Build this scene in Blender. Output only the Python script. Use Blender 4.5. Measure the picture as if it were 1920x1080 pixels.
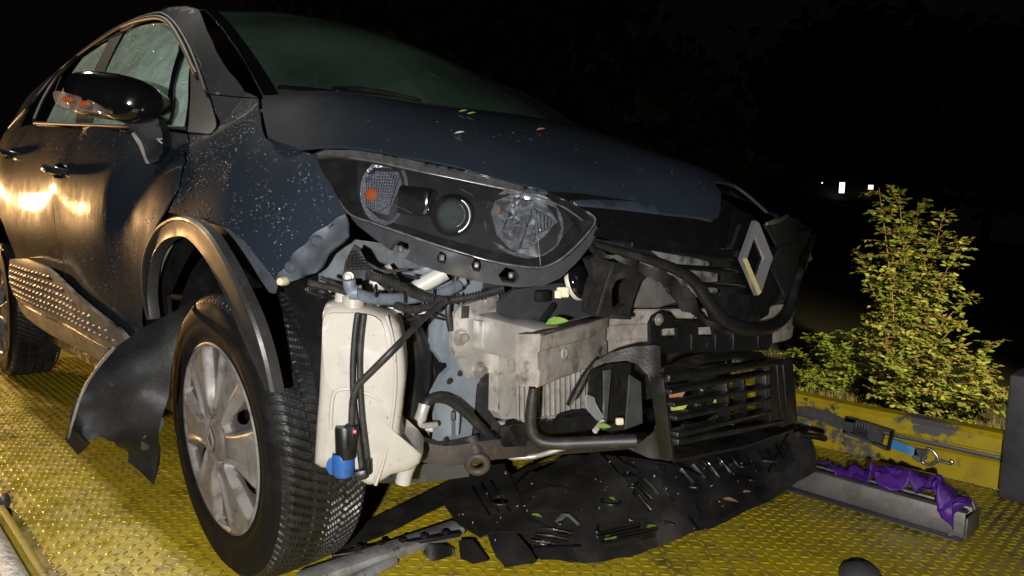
import bpy, bmesh, math, random
import numpy as np
from mathutils import Vector, Matrix, geometry
random.seed(7); rng = np.random.default_rng(7)
for o in list(bpy.data.objects): bpy.data.objects.remove(o)
scn = bpy.context.scene
COL = scn.collection

# ---------------------------------------------------------------- camera
CAM = np.array([1.549, -1.506, .772]); FPX = 1330.0
_y, _p, _r = math.radians(135.15), math.radians(-5.46), math.radians(1.75)
VF = np.array([math.cos(_p)*math.cos(_y), math.cos(_p)*math.sin(_y), math.sin(_p)])
_a = np.cross(VF, [0, 0, 1]); _a /= np.linalg.norm(_a); _b = np.cross(_a, VF)
VR = _a*math.cos(_r)+_b*math.sin(_r); VU = -_a*math.sin(_r)+_b*math.cos(_r)
cd = bpy.data.cameras.new('camera'); cam = bpy.data.objects.new('camera', cd); COL.objects.link(cam)
cd.sensor_width = 36; cd.lens = FPX*36/1920; cd.clip_start = .02; cd.clip_end = 500
cam.matrix_world = Matrix(((VR[0], VU[0], -VF[0], CAM[0]), (VR[1], VU[1], -VF[1], CAM[1]), (VR[2], VU[2], -VF[2], CAM[2]), (0, 0, 0, 1)))
scn.camera = cam
# ---------------------------------------------------------------- night sky
w = bpy.data.worlds.new('World'); scn.world = w; w.use_nodes = True
nt = w.node_tree; bg = nt.nodes['Background']
sky = nt.nodes.new('ShaderNodeTexSky'); sky.sky_type = 'NISHITA'; sky.sun_disc = False
sky.sun_elevation = math.radians(-4); sky.sun_rotation = math.radians(120)
nt.links.new(sky.outputs[0], bg.inputs[0]); bg.inputs[1].default_value = .02
# faint brown skyglow of the town over the night sky
bg2 = nt.nodes.new('ShaderNodeBackground'); bg2.inputs[0].default_value = (.0014, .0012, .0011, 1); bg2.inputs[1].default_value = 1.
add = nt.nodes.new('ShaderNodeAddShader'); nt.links.new(bg.outputs[0], add.inputs[0]); nt.links.new(bg2.outputs[0], add.inputs[1]); nt.links.new(add.outputs[0], nt.nodes['World Output'].inputs[0])
# ---------------------------------------------------------------- lamps: hand-held torch at the photographer, warm work lamps of the recovery truck
def lamp(name, kind, loc, energy, col, size, aim=None, spot=None, blend=.5):
    L = bpy.data.lights.new(name, kind); L.energy = energy; L.color = col
    if kind == 'AREA':
        L.shape = 'DISK'; L.size = size
    else: L.shadow_soft_size = size
    if spot: L.spot_size = math.radians(spot); L.spot_blend = blend
    o = bpy.data.objects.new(name, L); COL.objects.link(o); o.location = loc
    if aim is not None: o.rotation_euler = (Vector(aim)-Vector(loc)).to_track_quat('-Z', 'Y').to_euler()
    return o
at0 = CAM+(VF+VR*(1700-960)/FPX-VU*(640-540)/FPX)*6.2
_fl = CAM-VF*.45-VR*.15-VU*.03
lamp('torch_light', 'SPOT', tuple(_fl), 235, (1, .975, .94), .02, tuple(_fl+VF*2+VU*.1), 125, .7)
lamp('work_lamp_light', 'SPOT', (-6.5, -1.55, .95), 700, (1, .56, .22), .11, (-.6, -1.1, .2), 50, .5)
lamp('lamp_post_light', 'SPOT', (-3.9, -.95, 4.4), 380, (1, .92, .78), .16, (-.4, -.8, .4), 75, .6)
lamp('verge_lamp_light', 'SPOT', (2.9, 1.6, 1.7), 5200, (1, .82, .42), .08, tuple(at0-VU*.12), 44, .9)
scn.view_settings.view_transform = 'Standard'; scn.view_settings.look = 'None'
scn.view_settings.exposure = .10; scn.view_settings.gamma = 1
scn.render.engine = 'CYCLES'

# ---------------------------------------------------------------- geometry helpers
DECK = -.06
def A(*v): return np.array(v, float)
def nrm(v): v = np.asarray(v, float); return v/np.linalg.norm(v)
def ray(u, v): return VF+VR*(u-960)/FPX-VU*(v-540)/FPX
def at(u, v, x=None, y=None, z=None, d=None):
    q = ray(u, v)
    if d is not None: t = d
    elif x is not None: t = (x-CAM[0])/q[0]
    elif y is not None: t = (y-CAM[1])/q[1]
    else: t = (z-CAM[2])/q[2]
    return CAM+q*t
def Z3(ox, oy, pts, s=3.): return [(ox+a/s, oy+b/s) for a, b in pts]

class Surf:
    """height field over a plane: o + a*e1 + b*e2 + h(a,b)*n, h by thin-plate interpolation of control points"""
    def __init__(s, o, e1, e2, ctrl=None, lam=1e-4):
        s.o = np.asarray(o, float); s.e1 = nrm(e1); e2 = np.asarray(e2, float); e2 = e2-(e2@s.e1)*s.e1; s.e2 = nrm(e2); s.n = np.cross(s.e1, s.e2)
        s.c = None
        if ctrl is not None:
            P = np.asarray(ctrl, float)-s.o; s.ab = np.stack([P@s.e1, P@s.e2], 1); h = P@s.n; n = len(h)
            K = s._k(np.linalg.norm(s.ab[:, None]-s.ab[None], axis=2))+lam*np.eye(n)
            Q = np.concatenate([np.ones((n, 1)), s.ab], 1)
            M = np.block([[K, Q], [Q.T, np.zeros((3, 3))]])
            s.c = np.linalg.solve(M, np.concatenate([h, np.zeros(3)]))
    @staticmethod
    def _k(r): return np.where(r > 1e-9, r*r*np.log(np.maximum(r, 1e-9)), 0)
    def h(s, ab):
        ab = np.atleast_2d(ab)
        if s.c is None: return np.zeros(len(ab))
        K = s._k(np.linalg.norm(ab[:, None]-s.ab[None], axis=2)); n = len(s.ab)
        return K@s.c[:n]+s.c[n]+ab@s.c[n+1:]
    def pt(s, ab, off=0.):
        ab = np.atleast_2d(ab); return s.o+ab[:, :1]*s.e1+ab[:, 1:2]*s.e2+(s.h(ab)+off)[:, None]*s.n
    def ab_of(s, p): p = np.asarray(p)-s.o; return np.stack([p@s.e1, p@s.e2], -1)
    def g(s, p):
        q = p-s.o; return q@s.n-s.h(np.stack([q@s.e1, q@s.e2], 1))
    def hit(s, u, v):
        q = ray(u, v)
        if s.c is None:
            t = ((s.o-CAM)@s.n)/(q@s.n); p = CAM+q*t; return s.ab_of(p)
        ts = np.linspace(.4, 7, 400); P = CAM+q*ts[:, None]; gv = s.g(P)
        k = np.where(np.sign(gv[:-1]) != np.sign(gv[1:]))[0]
        if len(k) == 0: k = int(np.argmin(abs(gv))); return s.ab_of(P[k])
        a, b = ts[k[0]], ts[k[0]+1]; ga = gv[k[0]]
        for _ in range(30):
            m = (a+b)/2; gm = s.g((CAM+q*m)[None])[0]
            if (gm > 0) == (ga > 0): a = m
            else: b = m
        return s.ab_of(CAM+q*(a+b)/2)
    def outline(s, pts):
        r = []
        for p in pts:
            if p[0] == 'p': r.append((p[1], p[2]))
            else: r.append(tuple(s.hit(p[0], p[1])))
        return r
    def p3(s, u, v, off=0.): return s.pt(s.hit(u, v), off)[0]

def PX(x): return Surf((x, 0, 0), (0, 1, 0), (0, 0, 1))        # plane across the car at x, normal +x
def PY(y): return Surf((0, y, 0), (1, 0, 0), (0, 0, 1))        # plane along the car at y, normal -y
def PZ(z): return Surf((0, 0, z), (1, 0, 0), (0, 1, 0))
def P3(a, b, c): a, b, c = map(np.asarray, (a, b, c)); return Surf(a, b-a, c-a)

def crom(pts, closed=False, n=6):
    P = np.asarray(pts, float); N = len(P)
    if N < 3: return P
    out = []
    for i in range(N if closed else N-1):
        if closed: p0, p1, p2, p3 = P[(i-1) % N], P[i], P[(i+1) % N], P[(i+2) % N]
        else: p0, p1, p2, p3 = P[max(i-1, 0)], P[i], P[i+1], P[min(i+2, N-1)]
        for k in range(n):
            t = k/n
            out.append(.5*((2*p1)+(-p0+p2)*t+(2*p0-5*p1+4*p2-p3)*t*t+(-p0+3*p1-3*p2+p3)*t**3))
    if not closed: out.append(P[-1])
    return np.array(out)
def resample(P, step, closed=True):
    P = np.asarray(P, float); out = []
    N = len(P)
    for i in range(N if closed else N-1):
        a, b = P[i], P[(i+1) % N]; L = np.linalg.norm(b-a); k = max(1, int(math.ceil(L/step)))
        for j in range(k): out.append(a+(b-a)*j/k)
    if not closed: out.append(P[-1])
    return np.array(out)
def pip(pts, poly):
    x, y = pts[:, 0], pts[:, 1]; ins = np.zeros(len(pts), bool); px, py = poly[:, 0], poly[:, 1]; j = len(poly)-1
    for i in range(len(poly)):
        c = ((py[i] > y) != (py[j] > y)) & (x < (px[j]-px[i])*(y-py[i])/(py[j]-py[i]+1e-15)+px[i]); ins ^= c; j = i
    return ins

WLOC = {}
def wl(o): return WLOC.get(o.name, A(0, 0, 0)) if o else A(0, 0, 0)
def link(o, parent, loc):
    COL.objects.link(o); loc = np.asarray(loc, float); WLOC[o.name] = loc
    o.location = loc-wl(parent) if parent else loc
    if parent: o.parent = parent
    return o
def mk(name, V, F, mat, parent=None, smooth=True, angle=40, label=None):
    V = np.asarray(V, float)
    c = (V.min(0)+V.max(0))/2
    if parent is None: c = A(c[0], c[1], V[:, 2].min())
    me = bpy.data.meshes.new(name); me.from_pydata((V-c).tolist(), [], [tuple(int(i) for i in f) for f in F]); me.update()
    if isinstance(mat, (list, tuple)):
        for m in mat: me.materials.append(m)
    else: me.materials.append(mat)
    bm = bmesh.new(); bm.from_mesh(me)
    if smooth:
        for f in bm.faces: f.smooth = True
        ca = math.cos(math.radians(angle))
        for e in bm.edges:
            if len(e.link_faces) == 2 and e.link_faces[0].normal.dot(e.link_faces[1].normal) < ca: e.smooth = False
    bm.to_mesh(me); bm.free()
    o = bpy.data.objects.new(name, me); link(o, parent, c)
    if label: o['label'] = label
    return o
def thing(name, label, cat, loc=(0, 0, 0), group=None):
    o = bpy.data.objects.new(name, None); o.empty_display_size = .1; link(o, None, loc)
    o['label'] = label; o['category'] = cat
    if group: o['group'] = group
    return o
def tag(o, label, cat, group=None):
    o['label'] = label; o['category'] = cat
    if group: o['group'] = group
    return o
def structure(o): o['kind'] = 'structure'; return o
def stuff(o, label=None, cat=None):
    o['kind'] = 'stuff'
    if label: o['label'] = label
    if cat: o['category'] = cat
    return o

class MB:
    def __init__(s): s.V = []; s.F = []; s.n = 0
    def add(s, V, F):
        V = np.asarray(V, float); s.V.append(V); s.F += [tuple(int(i)+s.n for i in f) for f in F]; s.n += len(V); return s
    def build(s, name, mat, parent=None, **k): return mk(name, np.concatenate(s.V), s.F, mat, parent, **k)

def g_sheet(S, outline, holes=(), res=.03, thick=.003, smooth=False, off=0., edge=None, fn=None):
    """curved sheet on surface S bounded by an outline (image or parameter points), given real thickness"""
    pl = np.array(S.outline(outline))
    if smooth: pl = crom(pl, True, 5)
    edge = edge or res*.6
    pl = resample(pl, edge)
    hs = []
    for h in holes:
        hp = np.array(S.outline(h)); hs.append(resample(crom(hp, True, 4) if smooth else hp, edge))
    mn, mx = pl.min(0), pl.max(0)
    gx = np.arange(mn[0]+res/2, mx[0], res); gy = np.arange(mn[1]+res/2, mx[1], res)
    G = np.stack(np.meshgrid(gx, gy), -1).reshape(-1, 2)
    if len(G):
        G = G+(rng.random(G.shape)-.5)*res*.15
        k = pip(G, pl)
        for h in hs: k &= ~pip(G, h)
        G = G[k]
        bd = np.concatenate([pl]+hs)
        if len(G):
            dm = np.array([np.min(np.sum((bd-g)**2, 1)) for g in G]) if len(G) < 6000 else np.full(len(G), 9.)
            G = G[dm > (res*.35)**2]
    co = [Vector(p) for p in pl]; ed = [(i, (i+1) % len(pl)) for i in range(len(pl))]
    for h in hs:
        b = len(co); co += [Vector(p) for p in h]; ed += [(b+i, b+(i+1) % len(h)) for i in range(len(h))]
    co += [Vector(p) for p in G]
    r = geometry.delaunay_2d_cdt(co, ed, [], 0, 1e-7)
    V2 = np.array([tuple(v) for v in r[0]]); F = np.array([f for f in r[2] if len(f) == 3])
    ce = V2[F].mean(1); k = pip(ce, pl)
    for h in hs: k &= ~pip(ce, h)
    F = F[k]
    e1 = V2[F[:, 1]]-V2[F[:, 0]]; e2 = V2[F[:, 2]]-V2[F[:, 0]]; cr = e1[:, 0]*e2[:, 1]-e1[:, 1]*e2[:, 0]
    F = F[abs(cr) > 1e-12]; cr = cr[abs(cr) > 1e-12]
    F[cr < 0] = F[cr < 0][:, ::-1]
    used = np.unique(F); mp = -np.ones(len(V2), int); mp[used] = np.arange(len(used)); V2 = V2[used]; F = mp[F]
    extra = fn(V2) if fn else 0.
    V = S.pt(V2)+(off+np.zeros(len(V2))+extra)[:, None]*S.n
    if not thick: return V, F.tolist()
    N = np.zeros_like(V); fnm = np.cross(V[F[:, 1]]-V[F[:, 0]], V[F[:, 2]]-V[F[:, 0]])
    for j in range(3): np.add.at(N, F[:, j], fnm)
    N /= np.linalg.norm(N, axis=1)[:, None]+1e-12
    n = len(V); W = np.concatenate([V, V-N*thick]); faces = F.tolist()+(F[:, ::-1]+n).tolist()
    cnt = {}
    for f in F.tolist():
        for a, b in ((f[0], f[1]), (f[1], f[2]), (f[2], f[0])): cnt[(a, b)] = 1
    for (a, b) in cnt:
        if (b, a) not in cnt: faces.append((b, a, a+n, b+n))
    return W, faces
def sheet(name, S, outline, mat, parent=None, holes=(), res=.03, thick=.003, smooth=False, off=0., edge=None, fn=None, label=None, angle=40):
    V, F = g_sheet(S, outline, holes, res, thick, smooth, off, edge, fn); return mk(name, V, F, mat, parent, label=label, angle=angle)

def g_tube(P, rad, sides=10, n=6, smooth=True, cap=True, sx=1.):
    P = np.asarray(P, float); R0 = np.asarray(rad, float)*np.ones(len(P))
    if smooth and len(P) > 2:
        Q = crom(np.concatenate([P, R0[:, None]], 1), False, n); P = Q[:, :3]; R0 = Q[:, 3]
    T = np.gradient(P, axis=0); T /= np.linalg.norm(T, axis=1)[:, None]+1e-12
    up = A(0, 0, 1) if abs(T[0][2]) < .9 else A(1, 0, 0)
    a = nrm(np.cross(T[0], up)); V = []; F = []
    for i in range(len(P)):
        a = a-(a@T[i])*T[i]; a = nrm(a); b = np.cross(T[i], a)
        th = np.arange(sides)*2*math.pi/sides
        V.append(P[i]+R0[i]*(np.cos(th)[:, None]*a*sx+np.sin(th)[:, None]*b))
    V = np.concatenate(V); m = len(P)
    for i in range(m-1):
        for j in range(sides):
            k = (j+1) % sides; F.append((i*sides+j, i*sides+k, (i+1)*sides+k, (i+1)*sides+j))
    if cap: F.append(tuple(range(sides))[::-1]); F.append(tuple((m-1)*sides+j for j in range(sides)))
    return V, F
def tube(name, P, rad, mat, parent=None, **k):
    lab = k.pop('label', None); V, F = g_tube(P, rad, **k); return mk(name, V, F, mat, parent, angle=60, label=lab)
def corrug(P, rad, pitch=.006, amp=.0018, sides=10):
    Q = crom(np.asarray(P, float), False, 12); d = np.concatenate([[0], np.cumsum(np.linalg.norm(np.diff(Q, axis=0), axis=1))])
    s = np.arange(0, d[-1], pitch/4); X = np.stack([np.interp(s, d, Q[:, i]) for i in range(3)], 1)
    r = rad+amp*np.sign(np.sin(np.arange(len(s))*math.pi/2+.3))
    return g_tube(X, r, sides=sides, smooth=False)
def g_box(c, ax, dims, bev=.003, seg=2):
    """bevelled box; ax = three axis vectors"""
    bm = bmesh.new(); bmesh.ops.create_cube(bm, size=1)
    for v in bm.verts: v.co = Vector((v.co.x*dims[0], v.co.y*dims[1], v.co.z*dims[2]))
    if bev: bmesh.ops.bevel(bm, geom=list(bm.edges), offset=min(bev, min(dims)*.45), segments=seg, affect='EDGES', profile=.5)
    bm.verts.ensure_lookup_table(); L = np.array([tuple(v.co) for v in bm.verts]); F = [[v.index for v in f.verts] for f in bm.faces]; bm.free()
    ax = [nrm(a) for a in ax]
    return np.asarray(c)+L[:, :1]*ax[0]+L[:, 1:2]*ax[1]+L[:, 2:]*ax[2], F
EX, EY, EZ = A(1, 0, 0), A(0, 1, 0), A(0, 0, 1)
def box(name, c, dims, mat, parent=None, ax=(EX, EY, EZ), bev=.003, label=None):
    V, F = g_box(c, ax, dims, bev); return mk(name, V, F, mat, parent, label=label, angle=30)
def g_lathe(prof, o, axis, n=32, up=None):
    """prof: list of (radius, height along axis)"""
    axis = nrm(axis); up = up if up is not None else (EZ if abs(axis[2]) < .9 else EX)
    a = nrm(np.cross(up, axis)); b = np.cross(axis, a); V = []; F = []
    th = np.arange(n)*2*math.pi/n; ring = np.cos(th)[:, None]*a+np.sin(th)[:, None]*b
    for r, h in prof: V.append(np.asarray(o)+axis*h+ring*max(r, 1e-5))
    V = np.concatenate(V)
    for i in range(len(prof)-1):
        for j in range(n):
            k = (j+1) % n; F.append((i*n+j, i*n+k, (i+1)*n+k, (i+1)*n+j))
    return V, F
def lathe(name, prof, o, axis, mat, parent=None, n=32, label=None, angle=40):
    V, F = g_lathe(prof, o, axis, n); return mk(name, V, F, mat, parent, label=label, angle=angle)
def frame_bar(p0, p1, w, h, up=EZ, bev=.002):
    p0, p1 = np.asarray(p0, float), np.asarray(p1, float); d = p1-p0; L = np.linalg.norm(d); d /= L
    s = nrm(np.cross(up, d)); u2 = np.cross(d, s); return g_box((p0+p1)/2, (d, s, u2), (L, w, h), bev)

# ---------------------------------------------------------------- materials
def M(name, col, rough=.5, metal=0., spec=.5, coat=0., noise=None, bump=None, trans=0., alpha=1., em=None, sss=0., rvar=0., drops=0.):
    """noise=(colour2, scale, contrast_lo, contrast_hi); bump=(scale, strength)"""
    m = bpy.data.materials.new(name); m.use_nodes = True; t = m.node_tree; b = t.nodes['Principled BSDF']
    b.inputs['Base Color'].default_value = (*col, 1); b.inputs['Roughness'].default_value = rough; b.inputs['Metallic'].default_value = metal
    b.inputs['Specular IOR Level'].default_value = spec; b.inputs['Coat Weight'].default_value = coat; b.inputs['Coat Roughness'].default_value = .05
    b.inputs['Transmission Weight'].default_value = trans; b.inputs['Alpha'].default_value = alpha
    if sss: b.inputs['Subsurface Weight'].default_value = sss; b.inputs['Subsurface Radius'].default_value = (.01, .01, .01)
    tc = t.nodes.new('ShaderNodeTexCoord'); geo = t.nodes.new('ShaderNodeNewGeometry')
    if noise:
        for i, (c2, sc, lo, hi) in enumerate(noise if isinstance(noise, list) else [noise]):
            n = t.nodes.new('ShaderNodeTexNoise'); n.inputs['Scale'].default_value = sc; n.inputs['Detail'].default_value = 8; n.inputs['Roughness'].default_value = .65
            t.links.new(geo.outputs['Position'], n.inputs['Vector'])
            mr = t.nodes.new('ShaderNodeMapRange'); mr.inputs[1].default_value = lo; mr.inputs[2].default_value = hi
            t.links.new(n.outputs['Fac'], mr.inputs[0])
            mx = t.nodes.new('ShaderNodeMix'); mx.data_type = 'RGBA'; t.links.new(mr.outputs[0], mx.inputs[0])
            src = b.inputs['Base Color'].links[0].from_socket if b.inputs['Base Color'].is_linked else None
            if src: t.links.new(src, mx.inputs[6])
            else: mx.inputs[6].default_value = (*col, 1)
            mx.inputs[7].default_value = (*c2, 1); t.links.new(mx.outputs[2], b.inputs['Base Color'])
    if rvar:
        n = t.nodes.new('ShaderNodeTexNoise'); n.inputs['Scale'].default_value = 14; n.inputs['Detail'].default_value = 6; t.links.new(geo.outputs['Position'], n.inputs['Vector'])
        mr = t.nodes.new('ShaderNodeMapRange'); mr.inputs[1].default_value = .35; mr.inputs[2].default_value = .65; mr.inputs[3].default_value = max(.03, rough-rvar); mr.inputs[4].default_value = min(1, rough+rvar)
        t.links.new(n.outputs['Fac'], mr.inputs[0]); t.links.new(mr.outputs[0], b.inputs['Roughness'])
    if bump:
        prev = None
        for sc, st in (bump if isinstance(bump, list) else [bump]):
            n = t.nodes.new('ShaderNodeTexNoise'); n.inputs['Scale'].default_value = sc; n.inputs['Detail'].default_value = 4; t.links.new(geo.outputs['Position'], n.inputs['Vector'])
            bp = t.nodes.new('ShaderNodeBump'); bp.inputs['Strength'].default_value = st; bp.inputs['Distance'].default_value = .004
            t.links.new(n.outputs['Fac'], bp.inputs['Height'])
            if prev: t.links.new(prev, bp.inputs['Normal'])
            prev = bp.outputs[0]
        t.links.new(prev, b.inputs['Normal'])
    if em: b.inputs['Emission Color'].default_value = (*em[0], 1); b.inputs['Emission Strength'].default_value = em[1]
    return m
def glass(name, col, fog, fogcol, rough=.02, scale=9., lo=.35, hi=.65, fmin=.45):
    """thin pane: tinted see-through + mirror, with a misted layer of varying strength"""
    m = bpy.data.materials.new(name); m.use_nodes = True; t = m.node_tree; t.nodes.remove(t.nodes['Principled BSDF']); out = t.nodes['Material Output']
    tr = t.nodes.new('ShaderNodeBsdfTransparent'); tr.inputs[0].default_value = (*col, 1)
    gl = t.nodes.new('ShaderNodeBsdfGlossy'); gl.inputs['Roughness'].default_value = rough
    lw = t.nodes.new('ShaderNodeLayerWeight'); lw.inputs[0].default_value = .5; pw = t.nodes.new('ShaderNodeMath'); pw.operation = 'POWER'; pw.inputs[1].default_value = 5.; t.links.new(lw.outputs['Facing'], pw.inputs[0])
    fr = t.nodes.new('ShaderNodeMath'); fr.operation = 'MULTIPLY_ADD'; fr.inputs[1].default_value = .9; fr.inputs[2].default_value = .04; t.links.new(pw.outputs[0], fr.inputs[0])
    df = t.nodes.new('ShaderNodeBsdfDiffuse'); df.inputs[0].default_value = (*fogcol, 1)
    mx = t.nodes.new('ShaderNodeMixShader'); t.links.new(tr.outputs[0], mx.inputs[1]); t.links.new(df.outputs[0], mx.inputs[2])
    n = t.nodes.new('ShaderNodeTexNoise'); n.inputs['Scale'].default_value = scale; n.inputs['Detail'].default_value = 5
    geo = t.nodes.new('ShaderNodeNewGeometry'); t.links.new(geo.outputs['Position'], n.inputs['Vector'])
    mr = t.nodes.new('ShaderNodeMapRange'); mr.inputs[1].default_value = lo; mr.inputs[2].default_value = hi; mr.inputs[3].default_value = fog*fmin; mr.inputs[4].default_value = fog
    t.links.new(n.outputs['Fac'], mr.inputs[0]); t.links.new(mr.outputs[0], mx.inputs[0])
    m2 = t.nodes.new('ShaderNodeMixShader'); t.links.new(fr.outputs[0], m2.inputs[0]); t.links.new(mx.outputs[0], m2.inputs[1]); t.links.new(gl.outputs[0], m2.inputs[2])
    t.links.new(m2.outputs[0], out.inputs[0]); return m

PAINT = M('blue_grey_paint', (.017, .0235, .034), .5, .0, .04, 1., noise=((.022, .027, .035), 5, .45, .75), rvar=.06)
PAINTD = PAINT.copy(); PAINTD.name = 'rain_streaked_paint'
_t = PAINTD.node_tree; _g0 = _t.nodes.new('ShaderNodeNewGeometry'); _mp = _t.nodes.new('ShaderNodeMapping'); _mp.inputs['Scale'].default_value = (34, 34, 3.2); _n = _t.nodes.new('ShaderNodeTexNoise'); _n.inputs['Scale'].default_value = 1.; _n.inputs['Detail'].default_value = 4
_bp = _t.nodes.new('ShaderNodeBump'); _bp.inputs['Strength'].default_value = .22; _bp.inputs['Distance'].default_value = .004
_t.links.new(_g0.outputs['Position'], _mp.inputs['Vector']); _t.links.new(_mp.outputs[0], _n.inputs['Vector']); _t.links.new(_n.outputs['Fac'], _bp.inputs['Height'])
_t.nodes['Principled BSDF'].inputs['Coat Roughness'].default_value = .065
for _k in ('Normal', 'Coat Normal'): _t.links.new(_bp.outputs[0], _t.nodes['Principled BSDF'].inputs[_k])
PAINTIN = M('primer_edge', (.07, .083, .10), .45, .2, noise=((.05, .05, .05), 30, .45, .7))
BLACK = M('black_plastic', (.008, .008, .0085), .36, 0, .5, noise=((.022, .021, .020), 22, .52, .8), bump=(400, .08), rvar=.15)
BLACKD = M('dusty_black_plastic', (.013, .0125, .012), .42, 0, .5, noise=[((.050, .045, .040), 16, .55, .85), ((.005, .005, .005), 60, .5, .7)], bump=(250, .15), rvar=.15)
BLACKW = M('wet_black_plastic', (.0085, .0085, .009), .42, 0, .5, noise=((.03, .028, .026), 12, .5, .8), bump=[(90, .12), (18, .1)], rvar=.2)
GLOSSB = M('gloss_black', (.004, .004, .0045), .12, 0, .5, .6, noise=((.007, .007, .008), 20, .5, .8), rvar=.06)
SEAL = M('rubber_seal', (.014, .014, .014), .6, 0, .3, noise=((.05, .046, .042), 40, .52, .78))
RUBBER = M('tyre_rubber', (.010, .010, .0105), .46, 0, .5, noise=((.03, .028, .026), 30, .5, .8), bump=(160, .2), rvar=.2)
RUBBERS = M('tyre_sidewall', (.009, .009, .009), .6, 0, .07, noise=((.026, .025, .023), 14, .52, .85), bump=(60, .12), rvar=.15)
COVER = M('wheel_cover_paint', (.245, .226, .214), .5, .1, .4, noise=[((.125, .112, .102), 7, .40, .68), ((.055, .046, .04), 30, .50, .76)], rvar=.1)
COVERD = M('wheel_cover_recess', (.07, .062, .057), .55, .05, .4, noise=[((.07, .06, .052), 16, .42, .7)], rvar=.1)  # darker tone for the recess floors of the cover
ALU = M('dirty_aluminium', (.55, .52, .48), .5, .45, .5, noise=[((.30, .27, .235), 12, .4, .7), ((.12, .09, .07), 38, .56, .78)], bump=(60, .12), rvar=.12)
ALUC = M('cast_aluminium', (.50, .48, .455), .42, .45, .5, noise=[((.34, .315, .29), 14, .42, .7), ((.12, .10, .08), 34, .58, .76)], bump=(120, .08))
BEAMM = M('grimy_beam', (.36, .33, .30), .6, .15, .4, noise=[((.19, .165, .14), 16, .38, .66), ((.06, .042, .03), 24, .54, .70)], bump=(90, .25), rvar=.12)
TANK = M('tank_plastic', (.40, .378, .342), .42, 0, .5, noise=[((.33, .30, .26), 9, .42, .72), ((.13, .105, .085), 26, .60, .74), ((.10, .085, .07), 85, .62, .72)], bump=(25, .06), sss=.25)
BLUEG = M('bluegrey_steel', (.20, .23, .26), .45, .1, .5, noise=[((.14, .165, .19), 14, .4, .7), ((.10, .09, .08), 50, .6, .78)], bump=(40, .1))
WHITEP = M('white_tube', (.46, .44, .41), .4, noise=((.25, .23, .21), 20, .5, .75))
BOLT = M('zinc_bolt', (.34, .33, .31), .42, .6, noise=((.3, .27, .22), 80, .45, .7))
HOSE = M('hose_rubber', (.016, .016, .016), .5, noise=((.05, .046, .042), 35, .48, .75), bump=(120, .1))
BLUEH = M('bluegrey_hose', (.13, .155, .19), .5, noise=((.07, .07, .075), 30, .45, .7))
RUST = M('rusty_steel', (.055, .042, .036), .6, .1, noise=[((.03, .026, .024), 15, .42, .65), ((.14, .06, .035), 22, .58, .78)], bump=(80, .3))
REDB = M('red_brown', (.22, .06, .03), .7, noise=((.12, .05, .035), 30, .4, .7))
CHROME = M('chrome', (.80, .80, .80), .17, .75, noise=((.6, .6, .6), 30, .5, .7))
REFL = M('reflector', (.80, .81, .84), .16, .85, noise=((.35, .36, .38), 60, .4, .6), bump=(45, .6))
AMBER = M('amber_bulb', (.34, .065, .014), .2, 0, .5)
DARKM = M('dark_metal', (.05, .05, .05), .45, .6, noise=((.1, .09, .08), 30, .5, .75))
PUMPB = M('pump_blue', (.02, .09, .30), .35, noise=((.03, .05, .12), 40, .5, .7))
CREAM = M('cream_connector', (.62, .53, .36), .5, noise=((.35, .28, .18), 50, .5, .7))
YEL = M('yellow_plastic', (.62, .45, .01), .5)
GLASSW = glass('windscreen_glass', (.40, .50, .44), .34, (.12, .20, .15), .03, 3.)
GLASSS = glass('misted_side_glass', (.42, .56, .5), .92, (.50, .68, .59), .05, 16, .38, .62, .7)
LENSM = glass('headlamp_lens', (.93, .94, .95), .016, (.5, .5, .48), .075, 25, .45, .75)
INTER = M('dark_interior', (.02, .022, .022), .8)
# ================================================================ SETTING
GROUNDM = M('verge_soil', (.035, .04, .016), .9, noise=((.06, .055, .025), 6, .4, .7), bump=(30, .4))
GZ = -1.05
_g = []
for r in (0, 6, 12, 30, 80, 250):
    for k in range(24): _g.append((r*math.cos(k*math.pi/12)+.5, r*math.sin(k*math.pi/12)+2, GZ))
structure(mk('ground', _g, [(i*24+k, i*24+(k+1) % 24, (i+1)*24+(k+1) % 24, (i+1)*24+k) for i in range(5) for k in range(24)], GROUNDM))

# ---- recovery truck flatbed
DECKM = M('yellow_deck_paint', (.46, .345, .011), .34, .08, .5, noise=[((.33, .245, .012), 5, .42, .68), ((.07, .052, .016), 9, .55, .72), ((.13, .11, .075), 26, .58, .70), ((.16, .14, .11), 1.7, .60, .70), ((.20, .18, .15), 3.1, .66, .78)], bump=[(40, .12)], rvar=.14)
LUGM = M('yellow_lug_paint', (.53, .405, .026), .30, .15, .5, noise=[((.24, .19, .05), 8, .45, .7), ((.22, .20, .17), 25, .58, .75)], rvar=.1)
RAILM = M('yellow_rail_paint', (.42, .31, .006), .42, .0, .5, noise=[((.30, .21, .01), 9, .45, .7), ((.10, .095, .09), 6, .55, .60), ((.05, .045, .04), 19, .60, .68)], bump=(50, .15))
TREAD = M('aluminium_tread_strip', (.42, .42, .41), .4, .7, .5, noise=((.2, .19, .18), 20, .4, .7), bump=[(70, .5)])
DGREY = M('dark_grey_paint', (.06, .06, .065), .45, .1, noise=((.035, .034, .034), 12, .45, .7), bump=(60, .1))
truck = thing('truck_flatbed', 'wet yellow tread-plate flatbed deck of a recovery truck carrying the damaged car', 'truck bed', (-1.5, 0, DECK))
box('deck_plate', (-2.0, .03, DECK-.02), (7.6, 2.40, .04), DECKM, truck, bev=.002)
box('bed_frame', (-2.0, .03, DECK-.16), (7.5, 2.2, .22), DGREY, truck)
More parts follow.
